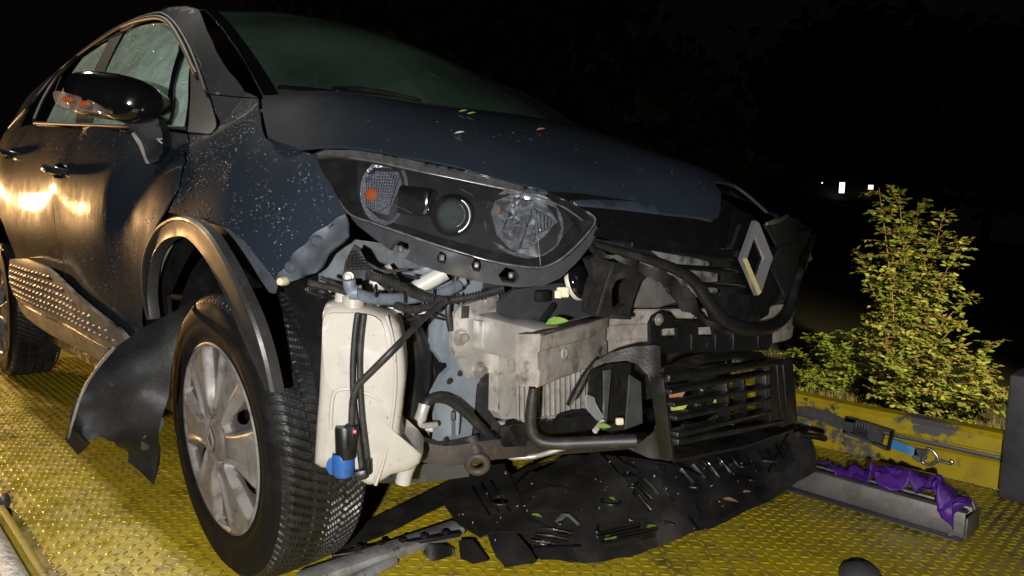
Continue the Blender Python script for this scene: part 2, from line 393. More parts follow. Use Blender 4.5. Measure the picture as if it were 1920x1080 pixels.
# lugs of the tread plate
def lug_mesh():
    L, Wd, H = .0138, .0046, .0020
    n = 8; ring = []; top = []
    for k in range(n):
        a = 2*math.pi*k/n; ring.append((L*math.cos(a), Wd*math.sin(a), 0)); top.append((L*.62*math.cos(a), Wd*.45*math.sin(a), H))
    V = ring+top; F = [(k, (k+1) % n, n+(k+1) % n, n+k) for k in range(n)]+[tuple(range(n, 2*n))]
    return np.array(V), F
LV, LF = lug_mesh()
pos = []
sp = .0268
ix = 0
for i in range(int(7.2/sp)):
    x = -5.6+i*sp
    for j in range(int(2.36/sp)):
        y = -1.13+j*sp
        pos.append((x, y, 1 if (i+j) % 2 else -1))
pos = np.array(pos)
d0 = np.stack([pos[:, 0], pos[:, 1], np.full(len(pos), DECK)], 1)-CAM; zz = d0@VF; uu = 960+FPX*(d0@VR)/zz; vv = 540-FPX*(d0@VU)/zz
vis = (zz > .2) & (uu > -10) & (uu < 1930) & (vv < 1090)
vis &= ~((uu > 620) & (uu < 1480) & (vv < 930)) & ~((uu > 330) & (uu < 680) & (vv < 1060)) & ~((uu > 640) & (uu < 1330) & (vv < 1050))
size = np.where(vis, 1/zz, 0)
order = np.argsort(-size); single = set(order[:300].tolist())
lm = bpy.data.meshes.new('tread_lug'); lm.from_pydata(LV.tolist(), [], LF); lm.materials.append(LUGM)
for p in lm.polygons: p.use_smooth = True
bv = []; bf = []; nb = 0
keep = (pos[:, 0] > -4.2) | (np.arange(len(pos)) % 1 == 0)
for i, (x, y, s) in enumerate(pos):
    a = math.radians(45*s); loc = (x, y, DECK+.0002)
    if i in single:
        o = bpy.data.objects.new('tread_lug', lm); link(o, truck, loc); o.rotation_euler = (0, 0, a)
    elif x > -4.0:
        c, sn = math.cos(a), math.sin(a)
        bv.append(np.stack([LV[:, 0]*c-LV[:, 1]*sn+x, LV[:, 0]*sn+LV[:, 1]*c+y, LV[:, 2]+loc[2]], 1)); bf += [tuple(k+nb for k in f) for f in LF]; nb += len(LV)
stuff(mk('tread_lugs', np.concatenate(bv), bf, LUGM, truck, smooth=True, angle=80))
# near side rail: yellow lip, aluminium tread strip
box('edge_lip', (-2.0, -1.175, DECK+.012), (7.4, .018, .05), RAILM, truck, bev=.004)
box('aluminium_strip', (-2.0, -1.212, DECK-.0), (7.4, .050, .02), TREAD, truck, bev=.004)
box('outer_rail', (-2.0, -1.275, DECK-.015), (7.4, .07, .03), RAILM, truck, bev=.006)
# far side rail: yellow channel seen from inside
ry = 1.235
prof = [(ry, DECK), (ry, DECK+.085), (ry+.012, DECK+.092), (ry+.012, DECK+.115), (ry, DECK+.12), (ry, DECK+.165), (ry+.02, DECK+.18), (ry+.085, DECK+.18), (ry+.10, DECK+.165), (ry+.10, DECK-.03)]
xs = np.linspace(-4.6, 1.62, 40); V = []; F = []; m_ = len(prof)
for x in xs:
    for (y, z) in prof: V.append((x, y, z+.003*math.sin(x*7)))
for i in range(len(xs)-1):
    for j in range(m_-1): F.append((i*m_+j, (i+1)*m_+j, (i+1)*m_+j+1, i*m_+j+1))
mk('far_rail', V, F, RAILM, truck, angle=30, label='scuffed yellow side rail with grey worn patches')
mk('rail_groove', *g_box((-1.5, ry+.004, DECK+.104), (EX, EY, EZ), (6.1, .010, .014), .002), DGREY, truck)
pp = at(1905, 840, y=1.30)
box('stake_post', (pp[0]+.105, 1.25, DECK+.20), (.23, .22, .40), DGREY, truck, bev=.008, label='dark grey square post at the rail end')
for x in (.35, .75, 1.08):
    lathe('lashing_eye', [(.026, 0), (.026, .004), (.020, .006), (.0, .006)], (x+.1, ry-.001, DECK+.055), (0, -1, 0), TREAD, truck, n=20)

# ================================================================ CAR
car = thing('damaged_car', 'dark blue-grey hatchback with torn-off front bumper standing on the yellow flatbed', 'car', (-.6, 0, DECK))
SIDE = Surf((0, 0, 0), (1, 0, 0), (0, 0, 1), [(x, -y, z) for x, z, y in [
    (-3.2, .3, .80), (-2.4, .3, .84), (-1.3, .3, .858), (-.5, .3, .855), (0, .3, .85),
    (-3.2, .55, .84), (-2.3, .55, .878), (-1.3, .55, .884), (-.5, .55, .882), (0, .55, .875), (.3, .55, .81),
    (-3.2, .75, .85), (-2.3, .75, .89), (-1.3, .75, .893), (-.6, .75, .885), (-.2, .75, .878), (0.05, .75, .865), (.3, .75, .80), (.5, .75, .69),
    (-3.2, .92, .83), (-2.3, .92, .885), (-1.3, .92, .885), (-.7, .92, .858), (-.35, .92, .815), (0, .90, .815), (.25, .895, .776), (.45, .87, .67),
    (-3.1, 1.02, .78), (-2.3, 1.03, .835), (-1.3, 1.0, .83), (-.7, .99, .785), (-.354, .984, .735), (-.16, 1.058, .697), (0.0, 1.0, .745), (.15, .95, .75),
    (-2.6, 1.25, .72), (-1.8, 1.25, .71), (-1.1, 1.25, .69), (-.6, 1.22, .635),
    (-2.6, 1.45, .57), (-1.8, 1.47, .56), (-1.2, 1.47, .545), (-.95, 1.447, .521), (-.75, 1.33, .585)]], 1e-3)
HOOD = Surf((0, 0, 0), (1, 0, 0), (0, 1, 0), [(x, s*y, z) for s in (1, -1) for x, y, z in [
    (-.16, .697, 1.058), (-.02, .735, .995), (.12, .765, .935), (.25, .776, .893), (.42, .66, .868), (.55, .55, .832), (.68, .417, .800), (.74, .25, .80), (.79, .10, .79),
    (-.16, .6, 1.085), (.0, .62, 1.055), (.18, .60, 1.0), (.35, .55, .945), (.5, .45, .895), (.62, .33, .862), (.70, .2, .85), (.735, .08, .848),
    (-.22, .4, 1.10), (.0, .4, 1.075), (.25, .4, 1.012), (.45, .33, .94), (.58, .22, .90),
    (-.25, .12, 1.105), (.0, .12, 1.085), (.3, .12, 1.018), (.5, .1, .95), (.62, .1, .91)]], 1e-3)
WIND = Surf((-.55, 0, 1.28), (0, 1, 0), (-.79, 0, .40), [(x, s*y, z) for s in (1, -1) for x, y, z in [
    (-.175, .685, 1.062), (-.95, .52, 1.447), (-.55, .61, 1.275), (-.13, .35, 1.078), (-.50, .32, 1.315), (-.92, .28, 1.487), (-.12, .001, 1.08), (-.48, .001, 1.33), (-.905, .001, 1.50)]], 1e-3)
ROOF = Surf((0, 0, 0), (1, 0, 0), (0, 1, 0), [(x, s*y, z) for s in (1, -1) for x, y, z in [
    (-.95, .515, 1.449), (-1.25, .53, 1.492), (-1.8, .54, 1.505), (-2.6, .55, 1.475), (-3.1, .52, 1.40),
    (-.92, .28, 1.487), (-1.25, .3, 1.525), (-1.9, .3, 1.54), (-2.7, .3, 1.51), (-.905, .001, 1.50), (-1.3, .001, 1.54), (-2, .001, 1.555), (-2.8, .001, 1.51)]], 1e-3)
def crease(ab):   # sculpted door: hollow above the sill, crest below the belt
    x, z = ab[:, 0], ab[:, 1]
    return -.016*np.exp(-((z-.55)/.09)**2)*np.clip((-x-.45)/.3, 0, 1)+.003*np.exp(-((z-.86)/.06)**2)

# inner shell: dark structure behind the outer panels
sheet('inner_body', SIDE, [('p', -3.1, .32), ('p', -2.98, .66), ('p', -2.6, .74), ('p', -2.25, .64), ('p', -2.2, .32), ('p', -.42, .32), ('p', -.38, .55), ('p', -.2, .69), ('p', .0, .72), ('p', .2, .66), ('p', .3, .75), ('p', .2, .88), ('p', -.2, .95), ('p', -.5, .95), ('p', -3.1, 1.02)], BLACK, car, res=.08, off=-.035, thick=.01)
fender = sheet('front_fender', SIDE, [(394, 178), (484, 185), (488, 215), (497, 258), (516, 270), (590, 290), (620, 345), (650, 402), (600, 443), (552, 490), (524, 533), (515, 524), (493, 496), (461, 455), (430, 430), (400, 420), (372, 413), (345, 405), (316, 398), (340, 350), (351, 300), (354, 252), (396, 254), (408, 243), (404, 212)], PAINT, car, res=.022, thick=.004, edge=.012, angle=60)
sheet('flange', SIDE, Z3(0, 360, [(1100, 172), (1170, 172), (1240, 188), (1310, 228), (1380, 292), (1440, 360), (1480, 422), (1545, 500), (1530, 572), (1500, 566), (1440, 480), (1400, 430), (1350, 370), (1300, 325), (1240, 290), (1190, 268)]), PAINTIN, fender, res=.012, off=-.006, thick=.004, label='scraped grey wheel-arch lip where the trim came off')
fl = sheet('flange', SIDE, Z3(0, 360, [(1950, 126), (1900, 150), (1800, 225), (1700, 320), (1640, 395), (1570, 500), (1590, 532), (1650, 500), (1720, 470), (1790, 455), (1850, 380), (1900, 310), (1985, 250), (1975, 180)]), PAINTIN, fender, res=.012, off=.004, thick=.006, fn=lambda ab: .008*np.sin(ab[:, 0]*90)*np.sin(ab[:, 1]*70), label='bent blue-grey fender lip below the headlamp')
for (u, v) in ((600, 452), (550, 500)):
    p = SIDE.p3(u, v, .008); lathe('clip_dimple', [(.0, .006), (.007, .006), (.010, .003), (.013, -.002)], p, (.45, -.85, .1), PAINTIN, fl, n=14)
p = SIDE.p3(541, 527, .012); lathe('plug', [(0, .012), (.007, .011), (.009, .004), (.009, -.01)], p, (.5, -.85, 0), CREAM, fender, n=14)

# doors
fd = sheet('front_door', SIDE, [(350, 251), (347, 300), (335, 350), (309, 396), (289, 430), (275, 480), (267, 520), (262, 600), ('p', -.50, .345), ('p', -1.31, .345), ('p', -1.335, .6), ('p', -1.345, .8), ('p', -1.35, 1.045), (160, 237), (300, 242)], PAINTD, car, res=.035, thick=.004, fn=crease, edge=.02, angle=60)
rd = sheet('rear_door', SIDE, [('p', -1.357, 1.045), ('p', -1.352, .8), ('p', -1.342, .6), ('p', -1.318, .345), ('p', -2.08, .345), ('p', -2.17, .55), ('p', -2.28, .68), ('p', -2.36, .72), ('p', -2.36, 1.13), (70, 232)], PAINTD, car, res=.035, thick=.004, fn=crease, edge=.02, angle=60)
sheet('rear_quarter', SIDE, [('p', -2.367, 1.13), ('p', -2.367, .724), ('p', -2.45, .745), ('p', -2.606, .755), ('p', -2.80, .73), ('p', -2.95, .62), ('p', -3.0, .45), ('p', -3.15, .45), ('p', -3.15, 1.15), ('p', -2.9, 1.30), ('p', -2.6, 1.30), ('p', -2.42, 1.12)], PAINT, car, res=.05, thick=.004)
# sill and lower cladding
GREYP = M('grey_cladding', (.20, .185, .165), .5, 0, .5, noise=((.05, .047, .044), 20, .45, .7), bump=(300, .1), rvar=.1)
sheet('sill', SIDE, [('p', -2.2, .345), ('p', -.44, .345), ('p', -.42, .30), ('p', -.47, .255), ('p', -2.15, .245), ('p', -2.2, .29)], GREYP, car, res=.03, off=.0, thick=.03, fn=lambda ab: -.05*np.clip((.33-ab[:, 1])/.09, 0, 1)**2)
sheet('rocker_skirt', SIDE, [('p', -2.2, .245), ('p', -.45, .245), ('p', -.45, .18), ('p', -2.2, .18)], BLACK, car, res=.06, off=-.08, thick=.02)
clad = sheet('door_cladding', SIDE, [('p', -2.16, .36), ('p', -2.15, .47), ('p', -2.05, .545), ('p', -1.75, .565), ('p', -1.45, .555), ('p', -.9, .48), ('p', -.62, .43), ('p', -.52, .37), ('p', -.55, .352)], GREYP, car, res=.02, off=.002, thick=.012, smooth=False, fn=lambda ab: .020*np.clip(np.minimum(1, (ab[:, 1]-.34)/.08)*np.minimum(1, (.60-ab[:, 1])/.05), 0, 1), angle=70)
# raised lozenges of the protector
kb = MB()
for i in range(30):
    for j in range(6):
        x = -2.10+i*.056+(j % 2)*.028; z = .386+j*.0265
        top = np.interp(x, [-2.15, -2.05, -1.75, -1.45, -.9, -.62], [.44, .53, .548, .54, .462, .415])
        if z > top-.012 or x > -.66: continue
        a = A(x, z)[None]; o_ = .0025+.020*np.clip(min(1, (z-.34)/.08)*min(1, (.60-z)/.05), 0, 1)
        c = SIDE.pt(a, o_)[0]
        V = [c+EX*.020, c+EZ*.0105-EX*.006, c-EX*.020, c-EZ*.0105+EX*.006, c+A(-.004, -.009, .002)]
        kb.add(V, [(0, 1, 4), (1, 2, 4), (2, 3, 4), (3, 0, 4)])
stuff(kb.build('protector_relief', GREYP, clad, angle=85))
# door handles
for (u, v, L) in ((112, 318, .17), (22, 286, .17)):
    c = SIDE.p3(u, v)
    h = tube('door_handle', [c+A(-L/2, .005, .004), c+A(-L/2+.03, -.028, .005), c+A(0, -.036, 0), c+A(L/2-.03, -.026, -.006), c+A(L/2, .006, -.01)], [.008, .013, .013, .013, .008], PAINT, car, sides=12)
    sheet('handle_recess_shade', SIDE, [('p', c[0]+.055*math.cos(t), c[2]-.004+.026*math.sin(t)) for t in np.arange(16)*math.pi/8], GLOSSB, h, res=.02, off=.006, thick=.003)  # black disc on the door skin stands in for the recess shade
# belt trim, window frame
ra = lambda pts, off: np.array([SIDE.p3(u, v, off) for u, v in pts])
tube('belt_trim', ra([(68, 231), (150, 234), (230, 237), (300, 239), (351, 241)], .006), .006, SEAL, car, sides=8)
tube('window_surround', ra([(66, 226), (84, 185), (110, 145), (147, 106), (202, 66), (245, 44), (285, 34), (308, 36), (326, 52), (347, 88), (362, 122), (372, 140)], .004), .009, SEAL, car, sides=8)
tube('roof_gutter', ra([(20, 240), (60, 196), (105, 142), (147, 106), (200, 69), (250, 40), (292, 27), (312, 29), (334, 48), (356, 84), (373, 123), (390, 172)], .006), .006, SEAL, car, sides=8)
gl = [(232, 57), (253, 48), (287, 41), (307, 43), (320, 54), (334, 78), (332, 94), (320, 134), (298, 238), (165, 235), (176, 190), (194, 130)]
sheet('front_door_glass', SIDE, gl, GLASSS, car, res=.04, off=-.012, thick=.004, edge=.02)
sheet('rear_door_glass', SIDE, [(203, 73), (173, 130), (140, 210), (135, 233), (80, 231), (100, 190), (125, 142), (150, 107)], GLASSS, car, res=.04, off=-.012, thick=.004, edge=.03)
sheet('quarter_glass', SIDE, [(341, 101), (353, 123), (350, 160), (342, 238), (309, 238), (322, 160)], GLASSS, car, res=.04, off=-.012, thick=.004, edge=.02)
sheet('centre_pillar', SIDE, [(203, 70), (230, 55), (194, 130), (176, 190), (165, 236), (137, 234), (141, 208), (173, 130)], SEAL, car, res=.04, off=-.006, thick=.01)
sheet('quarter_divider', SIDE, [(333, 80), (342, 100), (323, 160), (310, 240), (297, 240), (320, 134), (332, 95)], GLOSSB, car, res=.03, off=-.004, thick=.01)
sheet('quarter_divider', SIDE, [(353, 122), (359, 125), (357, 165), (353, 244), (342, 240), (350, 160)], GLOSSB, car, res=.03, off=-.004, thick=.01)
sheet('mirror_triangle', SIDE, [(359, 126), (372, 136), (390, 176), (402, 213), (405, 240), (395, 251), (353, 247), (357, 200)], SEAL, car, res=.02, off=.002, thick=.008)
sheet('a_pillar', SIDE, [(312, 27), (333, 46), (355, 82), (372, 123), (391, 175), (484, 183), (458, 172), (428, 133), (398, 77), (371, 17), ('p', -1.10, 1.485), ('p', -1.3, 1.515)], PAINT, car, res=.02, off=.0, thick=.004, edge=.015, angle=70)
sheet('roof_side', SIDE, [('p', -1.10, 1.487), ('p', -1.3, 1.52), ('p', -2.6, 1.49), ('p', -3.05, 1.36), ('p', -3.12, 1.16), ('p', -2.9, 1.30), ('p', -2.6, 1.33)]+[(147, 104), (202, 64), (250, 38), (290, 26), (311, 26)], PAINT, car, res=.03, off=-.002, thick=.004)
sheet('roof', ROOF, [('p', -.952, -.515), ('p', -.915, -.25), ('p', -.905, 0), ('p', -.915, .25), ('p', -.952, .515), ('p', -1.3, .53), ('p', -2.6, .55), ('p', -3.1, .5), ('p', -3.1, -.5), ('p', -2.6, -.55), ('p', -1.3, -.53)], PAINT, car, res=.06, thick=.004)
# far side shell so the cabin is closed
SIDEL = Surf((0, 0, 0), (-1, 0, 0), (0, 0, 1), [(-.16, .697, 1.058), (-.95, .521, 1.447), (-1.3, .83, 1.0), (-2.6, .57, 1.45), (-2.3, .89, .75), (-.3, .87, .75), (.3, .80, .75), (-.3, .85, .35), (-2.6, .85, .35), (.25, .776, .895), (.5, .66, .8)])
sheet('far_body_side', SIDEL, [('p', 2.98, .3), ('p', -.3, .5), ('p', -.42, .8), ('p', -.25, .89), ('p', .16, 1.05), ('p', .3, 1.0), ('p', 3.0, 1.05)], PAINT, car, res=.08, thick=.006)
sheet('far_side_glass', SIDEL, [('p', .36, 1.0), ('p', 2.9, 1.06), ('p', 2.6, 1.42), ('p', 1.1, 1.44)], GLASSS, car, res=.08, thick=.004)
tube('far_pillar', [(-.17, .69, 1.06), (-.5, .625, 1.26), (-.95, .525, 1.445)], [.012, .012, .014], GLOSSB, car, sides=10)
# windscreen with black border
ws = sheet('windscreen', WIND, [('p', y, b) for y, b in []]+[tuple(['p', *WIND.ab_of(A(*q))]) for q in [(-.175, -.685, 1.062), (-.36, -.645, 1.165), (-.55, -.61, 1.275), (-.75, -.567, 1.365), (-.95, -.52, 1.447), (-.92, -.28, 1.487), (-.905, 0, 1.50), (-.92, .28, 1.487), (-.95, .52, 1.447), (-.75, .567, 1.365), (-.55, .61, 1.275), (-.36, .645, 1.165), (-.175, .685, 1.062), (-.13, .35, 1.078), (-.12, 0, 1.08), (-.13, -.35, 1.078)]], GLASSW, car, res=.05, thick=.005)
for s in (-1, 1):
    q = [A(-.175, .685*s, 1.062), A(-.55, .61*s, 1.275), A(-.95, .52*s, 1.447), A(-.95, .488*s, 1.45), A(-.55, .578*s, 1.278), A(-.17, .645*s, 1.064)]
    sheet('frit_band', WIND, [('p', *WIND.ab_of(v)) for v in q], GLOSSB, ws, res=.03, off=.003, thick=.002)
q = [A(-.95, -.5, 1.449), A(-.92, -.28, 1.487), A(-.905, 0, 1.5), A(-.92, .28, 1.487), A(-.95, .5, 1.449), A(-.915, .5, 1.432), A(-.885, .28, 1.475), A(-.87, 0, 1.488), A(-.885, -.28, 1.475), A(-.915, -.5, 1.432)]
sheet('frit_band', WIND, [('p', *WIND.ab_of(v)) for v in q], GLOSSB, ws, res=.03, off=.003, thick=.002)
# cowl and wipers
sheet('cowl', HOOD, [('p', -.175, -.68), ('p', -.13, -.35), ('p', -.12, 0), ('p', -.13, .35), ('p', -.175, .68), ('p', -.09, .66), ('p', -.06, .3), ('p', -.06, -.3), ('p', -.09, -.66)], BLACK, car, res=.04, off=-.022, thick=.01)
wp = WIND.p3(640, 182, .02)
wi = tube('wiper', [A(-.14, -.50, 1.085), WIND.p3(650, 182, .022), WIND.p3(720, 190, .024), WIND.p3(780, 202, .024)], [.010, .009, .007, .005], BLACK, car, sides=8)
tube('blade', [WIND.p3(520, 170, .010), WIND.p3(600, 178, .012), WIND.p3(700, 190, .012), WIND.p3(800, 206, .012)], .006, GLOSSB, wi, sides=6)
box('wiper_joint', WIND.p3(632, 184, .020), (.035, .025, .012), CHROME if False else GLOSSB, wi, ax=(VR, nrm(np.cross(VR, -VF)), -VF), bev=.006)
tube('wiper', [A(-.12, .05, 1.10), A(-.16, .3, 1.11), A(-.19, .5, 1.10)], [.009, .008, .005], BLACK, car, sides=8)
# cabin: dashboard, seats, steering wheel
cb = MB()
for x, z, y0, y1, hx, hz in ((-.55, .98, -.66, .66, .42, .16),): cb.add(*g_box((x, 0, z), (EX, EY, EZ), (hx, y1-y0, hz), .05))
cb.build('dashboard', INTER, car)
for y in (-.36, .36):
    st = mk('seat_back', *g_box((-1.45, y, .98), (nrm((.95, 0, .25)), EY, nrm((-.25, 0, .95))), (.14, .46, .62), .06), INTER, car)
    mk('headrest', *g_box((-1.54, y, 1.37), (EX, EY, EZ), (.09, .26, .17), .04), INTER, st)
mk('rear_bench', *g_box((-2.3, 0, .95), (EX, EY, EZ), (.16, 1.2, .6), .06), INTER, car)
a_ = np.arange(33)*2*math.pi/32
tube('steering_wheel', [A(-.92, .36, 1.0)+.18*(math.cos(t)*EY+math.sin(t)*A(-.35, 0, .94)) for t in a_], .016, BLACK, car, sides=8, smooth=False)
mk('firewall_light_block', *g_box((-.27, 0, .60), (EX, EY, EZ), (.03, 1.30, .62), .01), INTER, car)  # unseen bulkhead, added to stop lamp light leaking through to the nose
mk('tailgate_light_block', *g_box((-3.0, 0, .75), (EX, EY, EZ), (.05, 1.3, .75), .02), INTER, car)  # unseen rear closure, added to keep lamp light out of the shell
mk('cabin_floor', *g_box((-1.6, 0, .36), (EX, EY, EZ), (2.6, 1.5, .06), .02), INTER, car)

# bonnet
bon = sheet('bonnet', HOOD, [('p', -.095, -.30), ('p', -.11, -.5), ('p', -.145, -.69), (490, 186), (494, 220), (502, 256), (520, 266), (560, 277), (600, 274), (640, 273), (700, 281), (760, 294), (845, 308), (930, 333), (1010, 352), (1050, 368), (1080, 382), (1150, 388), (1250, 400), (1336, 413), (1347, 407), (1351, 393), (1352, 362), ('p', .70, -.02), ('p', .70, .09), ('p', .765, .13), ('p', .75, .25), ('p', .69, .417), ('p', .56, .55), ('p', .42, .665), ('p', .24, .77), ('p', .1, .76), ('p', -.145, .69), ('p', -.11, .5), ('p', -.095, .3), ('p', -.09, 0)], PAINT, car, res=.03, thick=.006, edge=.015, angle=60)
tube('bonnet_seal', [HOOD.p3(u, v, -.014) for u, v in ((590, 281), (640, 279), (700, 288), (760, 300), (845, 315))], .007, SEAL, bon, sides=8)

# door mirror
Mf = P3(at(215, 185, y=-.93), at(215, 185, y=-.93)+A(.62, .78, 0)*.1, at(215, 185, y=-.93)+EZ*.1)
mp = [(122, 150), (135, 138), (170, 133), (220, 138), (265, 150), (290, 165), (300, 185), (297, 212), (285, 226), (255, 232), (222, 228), (205, 222), (150, 214), (130, 200), (122, 175)]
mpl = crom(np.array(Mf.outline(mp)), True, 3); mc = mpl.mean(0); mv = []; mf_ = []
prof = [(.0, .060), (.45, .056), (.75, .043), (.92, .024), (1., .0), (.99, -.03), (.95, -.075), (.93, -.10), (.88, -.10), (.86, -.06), (0, -.06)]
for s_, h_ in prof:
    for q in mpl: mv.append(Mf.pt((mc+(q-mc)*s_)[None], h_)[0])
n_ = len(mpl)
for i in range(len(prof)-1):
    for j in range(n_): k = (j+1) % n_; mf_.append((i*n_+j, i*n_+k, (i+1)*n_+k, (i+1)*n_+j))
mir = mk('door_mirror', mv, mf_, GLOSSB, car, angle=50)
mind = [(121, 180), (140, 180), (165, 187), (195, 197), (221, 215), (210, 219), (170, 213), (140, 208), (125, 195)]
IND = glass('indicator_lens', (.9, .8, .75), .25, (.55, .42, .36), .05, 60)
sheet('indicator', Mf, mind, IND, mir, res=.012, off=.058, thick=.016, smooth=True, fn=lambda ab: .006*np.sin(ab[:, 0]*160))
for (u, v) in ((146, 193), (176, 200)): mk('indicator_bulb', *g_box(Mf.p3(u, v, .054), (VR, VU, -VF), (.030, .013, .01), .004), AMBER, mir)
sheet('mirror_arm', Mf, [(222, 226), (258, 226), (290, 216), (300, 250), (302, 282), (292, 300), (276, 306), (270, 296), (262, 266), (248, 246)], BLACK, mir, res=.015, off=-.015, thick=.06)
sheet('arm_edge', Mf, [(247, 246), (262, 266), (271, 296), (277, 306), (270, 306), (256, 272), (242, 250)], GREYP, mir, res=.012, off=-.013, thick=.05)

# ---- wheels
def make_wheel(name, c, yout, camber=0., steer=0.):
    """wheel with its axle along y; yout = outward sign"""
    c = A(*c); ca, sa = math.cos(camber), math.sin(camber); cs, ss = math.cos(steer), math.sin(steer)
    def X(V):
        V = np.asarray(V, float); y, z, x = V[:, 1], V[:, 2], V[:, 0]
        y, z = y*ca-z*sa, y*sa+z*ca; x, y = x*cs-y*ss, x*ss+y*cs
        return np.stack([x, y, z], 1)+c
    root = bpy.data.objects.new(name, None); root.empty_display_size = .1; link(root, car, c)
    R, Wd = .326, .205
    # tread: directional grooves cut into the running surface
    nt_, nw = 900, 75; th = np.arange(nt_)*2*math.pi/nt_; ww = np.linspace(-1, 1, nw)
    T, Wg = np.meshgrid(th, ww, indexing='ij'); aw = abs(Wg)
    base = R-.004*aw**2-.016*np.clip((aw-.80)/.2, 0, 1)**2
    ph = T*R/.0205+2.4*aw**1.15*np.sign(yout)*1.0+np.where(Wg > 0, .5, 0)
    fr = ph-np.floor(ph); gr = ((fr < .26) & (aw > .05))*1.
    ph2 = T*R/.0062+.5*np.sin(Wg*30); sip = ((ph*3-np.floor(ph*3)) < .22)*.45*(gr < .5)
    circ = (abs(aw-.36) < .022)*.8
    rr = base-.0055*np.clip(gr+circ, 0, 1)-.003*sip
    V = np.stack([rr*np.cos(T), Wg*Wd/2*.93, rr*np.sin(T)], -1).reshape(-1, 3); F = []
    idx = np.arange(nt_*nw).reshape(nt_, nw); nx = np.roll(idx, -1, 0)
    F = np.stack([idx[:, :-1], idx[:, 1:], nx[:, 1:], nx[:, :-1]], -1).reshape(-1, 4)
    tread = mk('tread', X(V), F.tolist(), RUBBER, root, angle=35)
    sw = [(R-.020, .0953), (R-.026, .1005), (R-.040, .1045), (R-.062, .1065), (R-.066, .1055), (R-.070, .1065), (R-.092, .103), (R-.104, .098), (R-.108, .100), (R-.114, .098), (R-.120, .088)]
    for s in (1, -1):
        V, F = g_lathe([(r, s*h) for r, h in sw], (0, 0, 0), (0, 1, 0), 96)
        mk('sidewall', X(V), F, RUBBERS, tread, angle=50)
    V, F = g_lathe([(.206, -.09), (.190, -.085), (.185, .03), (.10, .035), (0, .035)] if yout > 0 else [(.206, .09), (.190, .085), (.185, -.03), (.10, -.035), (0, -.035)], (0, 0, 0), (0, 1, 0), 48)
    mk('rim', X(V), F, BLACK, root)
    # cover: dished disc with six teardrop windows
    nr, na = 56, 360; rs = np.linspace(.0, .2135, nr); th = np.arange(na)*2*math.pi/na
    Rg, Tg = np.meshgrid(rs, th, indexing='ij')
    tt = ((Tg-math.pi/2+math.pi/6) % (math.pi/3))/(math.pi/6)-1           # -1..1 across a sector, petals at 90, 30, -30 ...
    arc = tt*math.pi/6*Rg
    wd = .006+.046*np.clip((Rg-.068)/.135, 0, 1)**.62
    q = abs(arc)/wd; act = np.clip((Rg-.070)/.012, 0, 1)*np.clip((.211-Rg)/.010, 0, 1)
    rec = np.clip((.92-q)/.38, 0, 1); rec = rec*rec*(3-2*rec)*act
    lip = np.exp(-((q-1.02)/.20)**2)*np.clip((Rg-.055)/.02, 0, 1)*np.clip((.213-Rg)/.02, 0, 1)
    h = .098+.010*np.cos(Rg/.215*math.pi/2)-.017*rec+.0065*lip
    h = h-.0055*np.exp(-((Rg-.050)/.005)**2)+.003*(Rg > .207)
    u_ = arc-.003-(.15-Rg)*.10; hole = (u_/.017)**2+((Rg-.140)/.036)**2 < 1
    V = np.stack([Rg*np.cos(Tg), yout*h, Rg*np.sin(Tg)], -1).reshape(-1, 3)
    idx = np.arange(nr*na).reshape(nr, na); nx = np.roll(idx, -1, 1); hk = hole & np.roll(hole, -1, 1)
    F = []
    for i in range(nr-1):
        for j in range(na):
            if i > 1 and hk[i, j] and hk[i+1, j]: continue
            F.append((idx[i, j], nx[i, j], nx[i+1, j], idx[i+1, j]) if yout > 0 else (idx[i, j], idx[i+1, j], nx[i+1, j], nx[i, j]))
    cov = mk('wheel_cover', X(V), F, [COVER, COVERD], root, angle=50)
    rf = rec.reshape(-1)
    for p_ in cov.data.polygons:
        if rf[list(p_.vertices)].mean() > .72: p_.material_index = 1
    V, F = g_lathe([(.2135, yout*.103), (.217, yout*.100), (.217, yout*.085)], (0, 0, 0), (0, 1, 0), 96); mk('cover_rim', X(V), F, COVER, cov)
    V, F = g_lathe([(.185, yout*.0), (.0, yout*.001)], (0, 0, 0), (0, 1, 0), 48); mk('brake_drum', X(V), F, BLACK, root)
    # lozenge emblem on the hub
    emb = MB(); o4 = [A(0, 0, .028), A(.019, 0, 0), A(0, 0, -.028), A(-.019, 0, 0)]
    for a, b in ((0, 1), (1, 2), (2, 3), (3, 0)):
        emb.add(*frame_bar(o4[a]+A(0, yout*.1175, 0), o4[b]+A(0, yout*.1175, 0), .007, .004, up=EY, bev=.001))
    Vv = np.concatenate(emb.V); mk('emblem', X(Vv), emb.F, COVER, cov)
    return root
make_wheel('front_wheel', (0, -.775, .272), -1, camber=math.radians(3.0), steer=math.radians(-1.5))
make_wheel('rear_wheel', (-2.606, -.765, .266), -1)
make_wheel('front_wheel', (0, .765, .266), 1)
make_wheel('rear_wheel', (-2.606, .765, .266), 1)

# ---- loose wheel-arch flare
FLAREM = M('flare_plastic', (.022, .021, .02), .5, 0, .5, noise=[((.022, .021, .02), 14, .45, .7), ((.09, .08, .07), 40, .6, .85)], bump=(250, .1), rvar=.1)
fo = [(276, 600, -.90), (266, 540, -.905), (270, 480, -.91), (290, 432, -.915), (318, 409, -.925), (350, 407, -.935), (385, 430, -.945), (420, 482, -.95), (452, 545, -.95), (478, 605, -.945), (498, 670, -.935), (512, 735, -.925)]
ii = [(284, 598), (279, 545), (286, 488), (303, 458), (325, 446), (352, 448), (382, 480), (411, 530), (439, 591), (463, 649), (483, 692), (500, 731)]
Pm = np.array([at(u, v, y=y) for u, v, y in fo]); Pi = np.array([at(u, v, y=fo[i][2]+.004) for i, (u, v) in enumerate(ii)])
Pm = crom(Pm, False, 6); Pi = crom(Pi, False, 6)
